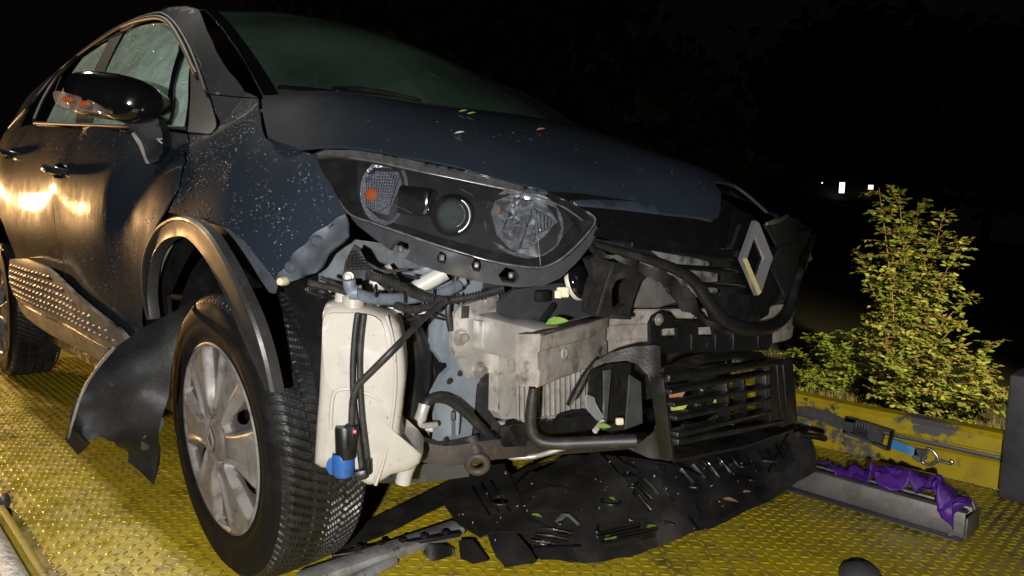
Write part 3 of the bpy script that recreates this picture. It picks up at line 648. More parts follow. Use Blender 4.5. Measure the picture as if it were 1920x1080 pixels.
# section: rolled outer edge, face, inner return turned towards the car
sec = []
for a, b in zip(Pm, Pi):
    o_ = nrm(a-b); inn = A(0, 1, 0)
    sec.append([a+inn*.022, a+inn*.002+o_*.001, a-o_*.003+A(0, -.004, 0), a-o_*.008+A(0, -.0045, 0), a-o_*.011+A(0, -.002, 0), (a*.5+b*.5)+A(0, -.001, 0), b+o_*.008+A(0, -.001, 0), b+o_*.002+A(0, -.003, 0), b+inn*.004, b+inn*.022+o_*.001, b+inn*.021+o_*.004, b+inn*.007+o_*.006, (a+b)/2+A(0, .005, 0), a-o_*.008+A(0, .005, 0), a+inn*.022-o_*.004])
S_ = np.array(sec); m_, k_ = S_.shape[:2]; F = []
for i in range(m_-1):
    for j in range(k_): l = (j+1) % k_; F.append((i*k_+j, i*k_+l, (i+1)*k_+l, (i+1)*k_+j))
F += [tuple(range(k_))[::-1], tuple((m_-1)*k_+j for j in range(k_))]
mk('wheel_arch_flare', S_.reshape(-1, 3), F, FLAREM, car, angle=28, label='black plastic wheel-arch flare hanging loose over the tyre')
# inner arch edge behind the flare, wheel-well
tube('arch_edge', [at(u, v, y=-.872) for u, v in ((322, 455), (305, 490), (293, 535), (286, 590))], .008, GREYP, car, sides=8, sx=.6)
V = []; F = []
for i, a in enumerate(np.linspace(.25, math.pi+.2, 22)):
    for y in (-.84, -.5): V.append((.385*math.cos(a), y, .32+.385*math.sin(a)))
for i in range(21):
    F.append((2*i, 2*i+1, 2*i+3, 2*i+2))
mk('wheel_well', V, F, BLACK, car)
mk('well_back', [(-.42, -.49, .36), (.26, -.49, .36), (.26, -.49, .72), (-.42, -.49, .72)], [(0, 1, 2, 3)], BLACK, car)
# hanging arch liner
LIN = Surf((-.35, -1.0, .2), (.75, .66, 0), (0, 0, 1), [at(372, 556, y=-.86), at(332, 590, y=-.92), at(334, 700, y=-.93), at(305, 840, y=-.955), at(287, 905, y=-.975), at(255, 625, y=-.99), at(250, 740, y=-1.01), at(225, 830, y=-1.03), at(195, 680, y=-1.06), at(180, 770, y=-1.09), at(150, 750, y=-1.125), at(138, 800, y=-1.125), at(130, 822, y=-1.12), at(152, 848, y=-1.13), at(165, 720, y=-1.10)], 1e-3)
LINM = M('liner_plastic', (.0075, .0075, .008), .55, 0, .3, noise=[((.022, .021, .020), 8, .5, .8), ((.05, .047, .044), 60, .64, .74)], bump=[(120, .15)], rvar=.15)
lin = sheet('wheel_arch_liner', LIN, [(372, 556), (330, 583), (262, 618), (216, 652), (182, 690), (152, 738), (134, 795), (127, 822), (150, 851), (165, 826), (190, 819), (214, 830), (240, 866), (287, 908), (301, 842), (320, 740), (334, 640), (350, 590)], LINM, car, res=.018, thick=.003, edge=.012, fn=lambda ab: .0025*np.sin(ab[:, 0]*25+ab[:, 1]*12)+.006*np.abs(np.sin(ab[:, 0]*14+1)), label='torn black wheel-arch liner hanging beside the tyre')
tube('liner_edge', [LIN.p3(u, v, .003) for u, v in ((216, 652), (184, 690), (155, 738), (137, 795), (130, 822))], .0035, GREYP, lin, sides=8)
sheet('scuff_patch', LIN, Z3(0, 720, [(880, 180), (920, 190), (925, 230), (880, 300), (830, 370), (795, 370), (800, 320), (850, 230)]), DGREY, lin, res=.01, off=.0012, thick=.001)
# ---- headlamp
LAMP = Surf((.55, -.62, .75), (.7, .7, 0), (0, 0, 1), [A(.247, -.776, .894), A(.404, -.675, .876), A(.528, -.55, .85), A(.678, -.424, .802), at(1115, 408, x=.69), at(620, 345, y=-.775), at(655, 408, y=-.765), at(700, 455, x=.425), at(770, 478, x=.50), at(850, 498, x=.565), at(930, 520, x=.62), at(1000, 530, x=.655), at(1050, 495, x=.685), at(1085, 450, x=.693), at(720, 350, x=.43), at(850, 390, x=.535), at(960, 430, x=.62), at(1030, 440, x=.665)], 1e-3)
lens_o = Z3(560, 200, [(82, 264), (150, 236), (300, 237), (450, 258), (600, 287), (850, 337), (1000, 372), (1150, 412), (1280, 448), (1400, 482), (1560, 548), (1620, 590), (1670, 642), (1600, 742), (1500, 838), (1420, 888), (1340, 906), (1200, 892), (1050, 862), (900, 818), (750, 770), (600, 718), (420, 655), (290, 606), (215, 515), (140, 390)])
hl = sheet('headlamp', LAMP, lens_o, GLOSSB, car, res=.03, off=-.085, thick=.01, label='shattered-surround headlamp, dark housing with clear lens')
wall = MB(); pl = resample(np.array(LAMP.outline(lens_o)), .02); Vt = LAMP.pt(pl, -.002); Vb = LAMP.pt(pl*.97+pl.mean(0)*.03, -.09); n_ = len(pl)
wall.add(np.concatenate([Vt, Vb]), [(i, (i+1) % n_, n_+(i+1) % n_, n_+i) for i in range(n_)]); wall.build('lamp_wall', BLACK, hl)
sheet('lens', LAMP, lens_o, LENSM, hl, res=.02, off=.0, thick=.0025, angle=80)
GREYBAND = M('grey_lens_band', (.15, .15, .145), .25, .3, .5, noise=((.06, .06, .06), 60, .4, .7))
sheet('lens_band', LAMP, Z3(560, 200, [(90, 266), (150, 243), (300, 243), (450, 264), (600, 294), (850, 344), (1150, 418), (1400, 488), (1290, 490), (1000, 428), (700, 366), (450, 310), (280, 282)]), GREYBAND, hl, res=.02, off=-.004, thick=.003)
# inner bezel of glossy black with three bowls
def bowl(u, v, ru, rv, off, depth, mat, name, rot=0., n=28, ridges=0):
    c = LAMP.hit(u, v); s = .0011*1.02; V = []; F = []
    prof = [(1., 0), (.93, -.15), (.8, -.45), (.6, -.75), (.35, -.93), (.02, -1)]
    for r, h in prof:
        for k in range(n):
            a = 2*math.pi*k/n; x, y = ru*r*math.cos(a), rv*r*math.sin(a); x, y = x*math.cos(rot)-y*math.sin(rot), x*math.sin(rot)+y*math.cos(rot)
            V.append(LAMP.pt((c+A(x, y))[None], off+depth*h+(0 if ridges else .004*math.sin(k*2.4+r*9))+(.0016*((k*3) % 2)*r if ridges else 0))[0])
    for i in range(len(prof)-1):
        for k in range(n): F.append((i*n+k, i*n+(k+1) % n, (i+1)*n+(k+1) % n, (i+1)*n+k))
    return mk(name, V, F, mat, hl, angle=15 if ridges else 40)
IR = M('ribbed_reflector', (.36, .37, .43), .25, .7, bump=(140, .8))
LBEZ = M('lamp_bezel', (.022, .023, .026), .28, .3, .5, .7, bump=(14, .25))
sheet('inner_bezel', LAMP, Z3(560, 200, [(300, 330), (600, 345), (1000, 440), (1250, 500), (1500, 580), (1560, 660), (1460, 780), (1360, 850), (1200, 840), (900, 770), (600, 680), (430, 630), (300, 520)]), LBEZ, hl, holes=[Z3(560, 200, [(345, 430), (400, 350), (540, 350), (560, 420), (480, 610), (400, 590), (345, 510)]), Z3(560, 200, [(1075, 600), (1100, 520), (1200, 480), (1370, 500), (1470, 640), (1400, 720), (1290, 810), (1190, 810), (1110, 730)])], res=.02, off=-.045, thick=.004, fn=lambda ab: .006*np.sin(ab[:, 0]*60))
bowl(560+450/3, 200+470/3, .050, .066, -.040, .030, IR, 'turn_signal_reflector', .15, 32, 1)
rb = MB()
for i in range(13):
    p0 = LAMP.p3(560+(352+i*16)/3, 200+355/3+abs(i-6)*1.5, -.038); p1 = LAMP.p3(560+(350+i*11)/3, 200+592/3-abs(i-6)*2, -.038); rb.add(*g_tube([p0, p1], .0011, sides=5, smooth=False))
for i in range(14):
    v_ = 360+i*17; w_ = 95*math.sin((i+1)/15*math.pi)**.6; rb.add(*g_tube([LAMP.p3(560+(448-w_-i*1.5)/3, 200+v_/3, -.0375), LAMP.p3(560+(448+w_-i*4)/3, 200+(v_+4)/3, -.0375)], .0009, sides=5, smooth=False))
rb.build('lens_ribs', IR, hl)
lathe('turn_signal_bulb', [(0, .010), (.008, .008), (.0125, .002), (.012, -.006), (.008, -.012)], LAMP.p3(560+385/3, 200+490/3, -.042), (.7, -.7, 0), AMBER, hl, n=20)
# projector
pc = LAMP.p3(560+855/3, 200+610/3, -.03)
lathe('projector_ring', [(.040, -.03), (.040, .004), (.034, .008), (.031, .004), (.031, -.02)], pc, (.74, -.67, .02), GLOSSB, hl, n=40)
LENSG = M('projector_glass', (.9, .95, .92), .02, 0, .5, trans=.9)
lathe('projector_lens', [(.029, 0), (.026, .008), (.019, .014), (.010, .017), (0, .018)], pc, (.74, -.67, .02), M('projector_ball', (.035, .045, .04), .05, 0, .8, 1.), hl, n=36)
lathe('projector_cup', [(.030, -.002), (.022, -.02), (.0, -.028)], pc, (.74, -.67, .02), M('projector_bowl', (.35, .37, .36), .25, .9), hl, n=36)
mk('projector_glint', *g_tube([pc+A(.74, -.67, 0)*.006+(VR*math.cos(t)+VU*math.sin(t))*.0335 for t in np.linspace(-1.2, 1.0, 20)], .0028, smooth=False), M('glint_silver', (.45, .47, .45), .25, .8), hl)  # silver crescent imitates the bright glint on the projector
mk('light_tube', *frame_bar(LAMP.p3(560+560/3, 200+520/3, -.035), LAMP.p3(560+745/3, 200+540/3, -.02), .045, .055, bev=.008), GLOSSB, hl)
mk('light_tube_edge', *g_tube([LAMP.p3(560+735/3, 200+480/3, -.012), LAMP.p3(560+725/3, 200+540/3, -.010), LAMP.p3(560+700/3, 200+605/3, -.014)], .003), GREYBAND, hl)
# high-beam reflector: faceted chrome
bowl(560+1270/3, 200+650/3, .078, .066, -.040, .045, REFL, 'main_beam_reflector', -.35, 26)
fc = MB()
FR_ = random.Random(5)
for k, (a, b, c_) in enumerate([((x0+FR_.uniform(-20, 20), y0+FR_.uniform(-20, 20)), (x0+60+FR_.uniform(-20, 20), y0+FR_.uniform(-20, 20)), (x0+30+FR_.uniform(-25, 25), y0+60+FR_.uniform(-20, 20))) for x0, y0 in ((1110, 540), (1180, 510), (1250, 520), (1100, 610), (1170, 600), (1240, 610), (1140, 680), (1210, 690), (1200, 750), (1270, 730), (1290, 650))]+[((1100, 530), (1250, 500), (1150, 640)), ((1250, 600), (1320, 570), (1240, 800)), ((1310, 560), (1460, 640), (1360, 720)), ((1090, 620), (1180, 600), (1130, 720)), ((1180, 720), (1280, 690), (1230, 810)), ((1330, 520), (1440, 600), (1320, 560))]):
    V = [LAMP.p3(560+q[0]/3, 200+q[1]/3, -.05+.014*((k*7+i*5) % 4-1)) for i, q in enumerate((a, b, c_))]
    ce = np.mean(V, 0)+A(.7, -.7, 0)*.010; fc.add(V+[ce], [(0, 1, 3), (1, 2, 3), (2, 0, 3)])
fc.build('reflector_facets', REFL, hl, smooth=False)
rb = MB()
for i in range(6): rb.add(*g_tube([LAMP.p3(560+(1330+i*22)/3, 200+(590+i*10)/3, -.024), LAMP.p3(560+(1345+i*16)/3, 200+(715-i*8)/3, -.026)], .0022, sides=6, smooth=False))
rb.build('reflector_ribs', IR, hl)
lathe('main_beam_bulb', [(0, .02), (.006, .018), (.0065, -.02)], LAMP.p3(560+1120/3, 200+575/3, -.03), (.7, -.7, 0), M('brass_bulb', (.6, .4, .2), .2, .8), hl, n=14)
tube('lens_edge_glint', [LAMP.p3(u, v, -.002) for u, v in lens_o[11:26]], .0022, GREYBAND, hl, sides=6)  # grey line drawn in as the highlight along the lens rim
tube('lens_edge_glint', [LAMP.p3(560+a/3, 200+b/3, -.003) for a, b in ((282, 286), (450, 312), (700, 368), (1000, 430), (1290, 492), (1480, 560), (1600, 640))], .0018, GREYBAND, hl, sides=6)  # second imitated highlight, below the grey band
for a_, b_ in (((520, 545), (640, 600)), ((910, 462), (985, 500)), ((1220, 470), (1190, 520)), ((1345, 740), (1360, 890))): mk('lens_scratch', *g_tube([LAMP.p3(560+a_[0]/3, 200+a_[1]/3, .0012), LAMP.p3(560+b_[0]/3, 200+b_[1]/3, .0012)], .0004, sides=4, smooth=False), GREYBAND, hl)
# lower bracket rail of the headlamp
RAILP = M('grey_bracket_plastic', (.040, .042, .048), .26, 0, .5, noise=[((.025, .025, .028), 16, .42, .7), ((.10, .095, .09), 50, .60, .8)], rvar=.1)
br_o = Z3(560, 200, [(292, 618), (420, 664), (600, 727), (750, 780), (900, 828), (1050, 872), (1200, 902), (1345, 917), (1430, 896), (1515, 845), (1615, 745), (1672, 668), (1690, 690), (1640, 780), (1560, 880), (1470, 965), (1380, 1005), (1250, 1015), (1100, 1000), (950, 970), (800, 930), (640, 875), (520, 810), (420, 735), (330, 665)])
LAMPB = Surf(LAMP.o, LAMP.e1, LAMP.e2, [at(655, 410, y=-.765), at(700, 460, x=.42), at(700, 450, x=.42), at(770, 505, x=.50), at(850, 505, x=.57), at(860, 525, x=.56), at(930, 535, x=.615), at(1000, 535, x=.655), at(1010, 538, x=.65), at(1080, 480, x=.69), at(1115, 430, x=.69), at(1075, 510, x=.68)], 1e-3)
dia = lambda cx, cy, w_, h_: Z3(560, 200, [(cx-w_, cy), (cx-w_*.3, cy-h_), (cx+w_*.8, cy-h_*.6), (cx+w_, cy+h_*.2), (cx+w_*.6, cy+h_), (cx-w_*.6, cy+h_*.8)])
brk = sheet('headlamp_bracket', LAMPB, br_o, RAILP, hl, holes=[dia(570, 800, 58, 52), dia(805, 848, 28, 36), dia(1000, 890, 28, 40), dia(1182, 948, 60, 46)], res=.012, off=.003, thick=.012)
for (cx, cy) in ((570, 800), (805, 850), (1000, 892), (1195, 950)):
    mk('bracket_tab', *g_box(LAMPB.p3(560+cx/3, 200+cy/3, -.002), (VR, VU, -VF), (.011, .013, .008), .002), BLACKD, brk)
# black triangular bracket with bolt left of the lamp
tb = P3(at(650, 520, x=.37), at(690, 500, x=.40), at(655, 465, x=.37))
tri = sheet('corner_bracket', tb, Z3(560, 200, [(310, 775), (345, 800), (380, 870), (460, 915), (620, 915), (560, 930), (420, 950), (340, 990), (300, 1010), (262, 1000), (245, 960), (262, 870)]), BLACK, car, res=.02, thick=.012)
kb = MB()
for i in range(7):
    kb.add(*g_tube([tb.p3(560+(285+i*14)/3, 200+(830+i*8)/3, .002), tb.p3(560+(275+i*26)/3, 200+(920)/3, .002)], .0014, sides=5, smooth=False))
    kb.add(*g_tube([tb.p3(560+290/3, 200+(820+i*16)/3, .002), tb.p3(560+(330+i*16)/3, 200+(815+i*16)/3, .002)], .0014, sides=5, smooth=False))
kb.build('bracket_lattice', BLACKD, tri)
lathe('bolt', [(0, .008), (.005, .008), (.006, .003), (.010, .002), (.010, 0)], tb.p3(560+283/3, 200+958/3, .002), (.75, -.65, 0), BOLT, tri, n=18)

# ---- grille and nose
FRONT = Surf((0, 0, 0), (0, 1, 0), (0, 0, 1), [(x+dx, y, z) for y, x in ((-.45, .695), (-.3, .755), (-.15, .795), (0, .812), (.15, .80), (.3, .765), (.45, .715), (.62, .635)) for z, dx in ((.86, -.04), (.78, -.012), (.70, 0), (.60, .004), (.5, .0))], 1e-3)
N3 = lambda pts: Z3(1000, 300, pts)
def N3J(pts):
    P = resample(np.array(N3(pts)), 7); r_ = random.Random(4); return [(a+r_.uniform(-2, 2), b+r_.uniform(-3, 3)) for a, b in P]
gri = sheet('grille_panel', FRONT, N3([(300, 330), (375, 345), (480, 385), (700, 440), (950, 490), (1160, 500), (1180, 620), (1245, 745), (1330, 560), (1400, 490), (1500, 500), (1450, 700), (1420, 800), (1300, 880), (1180, 900), (1090, 870), (1010, 790), (940, 690), (860, 630), (700, 570), (500, 510), (330, 465)]), BLACK, car, holes=[N3([(700, 448), (830, 464), (960, 492), (1030, 520), (830, 500), (715, 484)]), N3([(700, 508), (800, 526), (970, 556), (1060, 580), (1040, 600), (860, 596), (780, 572)]), N3([(890, 620), (1010, 628), (1120, 648), (1105, 690), (990, 695), (930, 672)]), N3([(990, 722), (1060, 720), (1115, 738), (1100, 772), (1020, 770)])], res=.02, off=-.02, thick=.006, label='black grille with broken slat openings')
sheet('grille_backing', FRONT, N3([(680, 440), (1000, 500), (1130, 640), (1130, 780), (980, 780), (860, 660), (700, 590)]), M('grey_rubble', (.12, .115, .11), .55, noise=((.03, .03, .03), 30, .45, .6), bump=(40, .5)), gri, res=.03, off=-.04, thick=.004)
sheet('upper_bar', FRONT, N3([(372, 350), (480, 385), (700, 440), (950, 488), (1145, 512), (1150, 548), (930, 523), (700, 488), (520, 462), (420, 448), (325, 425), (345, 380)]), GLOSSB, gri, res=.015, off=.008, thick=.02)
for (a, b) in (((560, 480), (1150, 560)), ((780, 600), (1170, 625)), ((890, 700), (1190, 712))):
    Pq = [FRONT.p3(1000+(a[0]+(b[0]-a[0])*t)/3, 300+(a[1]+(b[1]-a[1])*t)/3, -.002) for t in np.linspace(0, 1, 5)]
    tube('grille_slat', Pq, .0055, GLOSSB, gri, sides=8, sx=.7)
sheet('nose_panel', FRONT, N3([(150, 175), (330, 185), (700, 240), (1030, 340), (1050, 225), (1120, 222), (1220, 270), (1330, 370), (1400, 488), (1320, 492), (1150, 495), (950, 480), (700, 432), (480, 378), (370, 338)]), GLOSSB, car, res=.02, off=-.03, thick=.006)
sheet('nose_panel', FRONT, N3([(1330, 362), (1430, 318), (1500, 330), (1565, 385), (1500, 450), (1405, 492)]), SEAL, car, res=.02, off=-.012, thick=.006)
tube('broken_edge', [FRONT.p3(1000+a/3, 300+b/3, -.005) for a, b in ((1325, 360), (1370, 345), (1410, 330), (1440, 312))], [.004, .007, .005, .003], CHROME if False else GREYBAND, car, sides=7)
lipP = [(320, 470), (420, 500), (560, 540), (700, 585), (820, 640), (890, 700), (950, 790), (1010, 870), (1090, 925), (1190, 950), (1300, 940), (1380, 890), (1425, 800), (1450, 690), (1495, 580), (1560, 420)]
lip = tube('grille_lip', [FRONT.p3(1000+a/3, 300+b/3, .012) for a, b in lipP], [.006, .008, .009, .010, .011, .012, .013, .014, .015, .015, .014, .013, .012, .011, .010, .006], BLACK, car, sides=14)
sheet('torn_edge', FRONT, N3J([(310, 480), (420, 520), (560, 560), (700, 610), (820, 670), (900, 760), (960, 860), (1050, 940), (1150, 985), (1120, 992), (1040, 965), (940, 880), (850, 850), (830, 790), (760, 720), (650, 650), (540, 600), (470, 560), (400, 550), (340, 520)]), BLACKD, lip, res=.015, off=-.004, thick=.008, fn=lambda ab: .006*np.sin(ab[:, 0]*80), label='ragged torn lower edge of the bumper skin')
sheet('basin', FRONT, N3([(1020, 760), (1240, 745), (1420, 790), (1400, 880), (1300, 935), (1180, 945), (1080, 910)]), BLACKW, lip, res=.02, off=-.035, thick=.004)
sheet('side_skin', FRONT, N3([(1405, 492), (1500, 452), (1566, 390), (1576, 470), (1545, 560), (1500, 660), (1460, 780), (1430, 770), (1350, 600)]), SEAL, car, res=.02, off=-.006, thick=.006)
sheet('skin_fragment', FRONT, N3([(1470, 640), (1510, 600), (1522, 640), (1515, 790), (1450, 795), (1465, 720)]), BLACKD, car, res=.015, off=-.03, thick=.004)
sheet('skin_fragment', FRONT, N3([(1520, 535), (1548, 515), (1562, 560), (1535, 575)]), ALUC, car, res=.01, off=.006, thick=.006)
# lozenge emblem
LG = [FRONT.p3(1385, 466, .022), FRONT.p3(1412, 424, .022), FRONT.p3(1444, 466, .022), FRONT.p3(1418, 550, .022)]
lc = np.mean(LG, 0)
rings = [(1.00, .0), (1.00, .010), (.92, .018), (.62, .006), (.60, .0)]
V = []; F = []
hx = A(0, .066, 0); hz = nrm(A(-.10, 0, 1))*.082; cn = nrm(np.cross(hx, hz)); lc = FRONT.p3(1408, 484, .004)
for s, h in rings:
    for d_ in (hx, hz, -hx, -hz): V.append(lc+d_*s+cn*h)
for i in range(4):
    for j in range(4): k = (j+1) % 4; F.append((i*4+j, i*4+k, (i+1)*4+k, (i+1)*4+j))
F += [(0, 1, 2, 3)]
emb = mk('emblem', V, F, M('badge_chrome', (.9, .9, .9), .12, .90), car, smooth=False, label='chrome lozenge emblem on the grille')
mk('emblem_back', [lc+hx*.58+cn*.003, lc+hz*.58+cn*.003, lc-hx*.58+cn*.003, lc-hz*.58+cn*.003], [(0, 1, 2, 3)], GLOSSB, emb, smooth=False)
sheet('emblem_base', FRONT, N3([(1150, 285), (1230, 300), (1350, 480), (1350, 600), (1270, 760), (1200, 760), (1130, 560), (1120, 480)]), GLOSSB, gri, res=.02, off=-.004, thick=.012)

# ---- crash beam with crash box and mounting plate
path = crom([at(1120, 628, d=1.66), at(1160, 622, d=1.70), A(.60, .02, .512), A(.655, .2, .508), A(.675, .42, .506), A(.655, .55, .505), A(.60, .62, .505)], False, 5)
def sweep(path, sec, up=EZ):
    T = np.gradient(path, axis=0); V = []; k = len(sec); F = []
    for p, t in zip(path, T):
        t = nrm(t); s = nrm(np.cross(t, up)); 
        for a, b in sec: V.append(p+s*a+up*b)
    for i in range(len(path)-1):
        for j in range(k): l = (j+1) % k; F.append((i*k+j, (i+1)*k+j, (i+1)*k+l, i*k+l))
    F += [tuple(range(k)), tuple((len(path)-1)*k+j for j in range(k))[::-1]]
    return V, F
sec = [(.0, .052), (.004, .054), (.008, .050), (.010, .020), (.006, .016), (.006, -.016), (.010, -.020), (.008, -.050), (.004, -.054), (.0, -.052), (-.045, -.052), (-.045, .052)]
bm_ = mk('crash_beam', *sweep(path, sec), BEAMM, car, angle=35, label='bare dirty aluminium crash beam across the nose')
s0, s1 = at(1004, 678, d=1.335), at(1132, 629, d=1.62)
spath = np.array([s0+(s1-s0)*t+VR*.010*math.sin(t*math.pi) for t in np.linspace(0, 1, 9)])
Vs, Fs = sweep(spath, sec); Vs = np.array(Vs).reshape(9, len(sec), 3)
for k_ in range(9):
    c_ = spath[k_]; sc_ = .96-.12*k_/8+.015*math.sin(k_*1.9); Vs[k_, :, 2] = c_[2]+(Vs[k_, :, 2]-c_[2])*sc_
Vs = Vs.reshape(-1, 3)+.0025*np.sin(np.array(Vs).reshape(-1, 3)[:, ::-1]*70)
stub = mk('beam_stub', Vs, Fs, BEAMM, car, angle=30, label='bent and broken grimy end of the crash beam')
zb = .52; cb0, cb1 = .425, .640
mk('crash_box', *g_box((.530, -.474, .530), (nrm((1, -.06, -.04)), EY, EZ), (.195, .080, .078), .010), ALUC, car)
mk('crash_box_rib', *g_box((.455, -.512, .531), (EX, EY, EZ), (.03, .010, .060), .004), ALUC, car)
lathe('beam_slot', [(.013, .0005), (.009, .004), (.006, .001), (.0, -.004)], s0*.70+s1*.30+nrm(np.cross(s1-s0, EZ))*.010, nrm(np.cross(s1-s0, EZ)), ALUC, stub, n=18)
mk('beam_lip', *frame_bar(s0+EZ*.052, s1+EZ*.046, .03, .004), RUST, stub)
PLT = PX(.432)
plate = sheet('mounting_plate', PLT, Z3(520, 480, [(985, 440), (1000, 320), (1030, 285), (1245, 212), (1252, 330), (1245, 480), (1235, 560), (1215, 650), (1075, 690), (1040, 630), (1000, 560), (985, 510)]), ALUC, car, res=.02, thick=.010, off=.0)
for (u, v) in ((1205, 255), (1028, 458), (1135, 640)):
    b = lathe('flange_bolt', [(.0, .016), (.009, .016), (.0095, .005), (.016, .004), (.0165, 0)], PLT.p3(520+u/3, 480+v/3, .001), EX, BOLT, plate, n=6)
    lathe('washer', [(.0, .0025), (.018, .0025), (.0185, .0)], PLT.p3(520+u/3, 480+v/3, .0005), EX, BOLT, plate, n=24)
box('hole_shade_patch', PLT.p3(520+1055/3, 480+315/3, .001), (.002, .020, .026), DARKM, plate, bev=0)  # thin dark block stands for the shade inside a square hole
# blue-grey front upright
UPR = PX(.405)
up = sheet('front_upright', UPR, [(868, 528), (846, 562), (838, 640), (848, 690), (833, 704), (815, 738), (822, 800), (819, 838), (832, 846), (880, 843), (888, 790), (894, 722), (908, 702), (934, 690), (940, 600), (936, 535), (905, 523)], BLUEG, car, res=.012, thick=.018, fn=lambda ab: .008*np.exp(-((ab[:, 0]+.545)/.012)**2)*(ab[:, 1] < .40)*(ab[:, 1] > .30))
sheet('upright_flange', PX(.38), Z3(520, 480, [(850, 235), (985, 300), (975, 480), (985, 600), (930, 600), (880, 530), (870, 400)]), BLUEG, car, res=.02, thick=.012)
sheet('upper_rail', P3(at(640, 560, y=-.62), at(930, 540, x=.40), at(860, 470, x=.36)), [(640, 520), (720, 505), (840, 500), (950, 520), (940, 560), (860, 560), (760, 560), (660, 560)], BLUEG, car, res=.03, thick=.01)
sheet('inner_wing', PX(.26), [(600, 440), (820, 470), (860, 540), (860, 760), (780, 800), (700, 800), (600, 620)], M('grey_primer', (.16, .18, .20), .6, noise=((.07, .07, .07), 18, .4, .7)), car, res=.04, thick=.006)
# tubes behind the lamp
tube('white_strut', [at(735, 570, x=.36), at(790, 535, x=.40), at(835, 510, x=.43)], .017, WHITEP, car, sides=14, smooth=False)
tube('white_strut', [at(690, 540, x=.30), at(740, 510, x=.33)], .022, WHITEP, car, sides=14, smooth=False)
tube('grey_strut', [at(800, 560, x=.42), at(840, 540, x=.43), at(870, 525, x=.44)], .012, BLUEG, car, sides=12)
tube('coolant_hose', [at(u, v, x=.455) for u, v in ((655, 525), (660, 545), (690, 558), (730, 561), (780, 558), (830, 548), (860, 535))], .0115, BLUEH, car, sides=12)
lathe('hose_collar', [(.013, -.008), (.014, 0), (.013, .008)], at(664, 548, x=.456), VR, BLUEH, car, n=14)
cg = [(690, 515), (735, 530), (770, 548), (800, 558), (835, 563), (870, 560), (905, 552), (945, 540)]
mk('corrugated_conduit', *corrug([at(u, v, x=.475+.06*max(0, (u-835)/110)) for u, v in cg], .0075), HOSE, car, angle=25)
mk('corrugated_conduit', *corrug([at(u, v, x=.47) for u, v in ((840, 563), (805, 575), (770, 580), (740, 572))], .006), HOSE, car, angle=25)
for pts, r_ in (([(580, 530), (640, 545), (680, 560)], .006), ([(600, 520), (660, 545), (720, 570), (770, 575)], .004), ([(700, 520), (730, 545), (760, 575)], .004), ([(860, 500), (850, 540), (840, 580), (845, 620)], .006)):
    tube('wire', [at(u, v, x=.44) for u, v in pts], r_, HOSE, car, sides=8)
tube('wire', [at(u, v, x=.36) for u, v in ((800, 575), (806, 620), (803, 660), (812, 700), (830, 720))], .008, HOSE, car, sides=8)
# washer tank
def lofted(name, S, outline, depth, mat, parent, bulge=.02, edge=.012, smooth=True, sub=4, **k):
    """closed hollow-moulded body: outline on plane S, rounded front and back"""
    pl = np.array(S.outline(outline)); pl = crom(pl, True, sub) if smooth else resample(pl, edge)
    c = pl.mean(0); rows = [(.0, 0)]; V = []; F = []
    prof = [(.05, bulge), (.55, bulge*.95), (.85, bulge*.6), (.94, bulge*.3), (.985, -.004), (1., -.018), (1., -depth+.012), (.96, -depth), (.05, -depth)]
    n = len(pl)
    d = np.roll(pl, -1, 0)-np.roll(pl, 1, 0); nn = np.stack([d[:, 1], -d[:, 0]], 1); nn /= np.linalg.norm(nn, axis=1)[:, None]+1e-9
    for s, h in prof: V.append(S.pt(c+(pl-c)*s, h))
    V = np.concatenate(V)
    for i in range(len(prof)-1):
        for j in range(n): l = (j+1) % n; F.append((i*n+j, i*n+l, (i+1)*n+l, (i+1)*n+j))
    F += [tuple(range(n))[::-1], tuple((len(prof)-1)*n+j for j in range(n))]
    return mk(name, V, F, mat, parent, angle=50, **k)
TK = Surf(at(680, 740, x=.46), (.62, .78, 0), (.05, -.05, 1))
tko = Z3(520, 480, [(250, 320), (262, 285), (300, 272), (360, 268), (440, 280), (560, 320), (640, 345), (685, 395), (705, 480), (720, 610), (722, 700), (705, 860), (690, 980), (700, 1060)])+[(757, 835), (785, 845), (793, 855), (788, 872), (770, 885), (735, 893), (705, 912), (690, 913), (665, 900), (640, 885), (600, 880), (588, 872), (592, 800), (597, 740), (601, 650)]
tank = lofted('washer_tank', TK, tko, .10, TANK, car, bulge=.014, smooth=False)
tube('tank_seam', [TK.p3(u, v, .010) for u, v in ((725, 590), (738, 640), (742, 720), (733, 800), (720, 860), (705, 905))], .0035, TANK, tank, sides=8)
tube('tank_seam', [TK.p3(u, v, .012) for u, v in ((622, 800), (625, 745), (635, 728), (660, 726), (700, 738), (715, 750))], .004, TANK, tank, sides=8)
sheet('tank_panel', TK, [(608, 600), (640, 585), (715, 600), (728, 700), (715, 735), (660, 722), (630, 728), (612, 700)], TANK, tank, res=.02, off=.0125, thick=.006, smooth=True)
sheet('tank_panel', TK, [(628, 748), (660, 734), (712, 756), (718, 790), (705, 880), (690, 895), (640, 870), (612, 850)], TANK, tank, res=.02, off=.0125, thick=.006, smooth=True)
lathe('tank_neck', [(.020, .0), (.020, .02), (.015, .024), (.015, .04)], TK.p3(660, 580, -.02), EZ, TANK, tank, n=18)
tube('tank_outlet', [TK.p3(762, 880, -.03), TK.p3(758, 900, -.03), TK.p3(754, 918, -.03)], [.020, .0155, .0155], TANK, tank, sides=12)
lathe('filler_cap', [(.0, .02), (.022, .018), (.024, 0)], at(652, 565, x=.42), EZ, WHITEP, tank, n=18)
lathe('filler_cap', [(.0, .02), (.020, .018), (.022, 0)], at(735, 577, x=.42), nrm(VR*.5+EZ), WHITEP, tank, n=18)
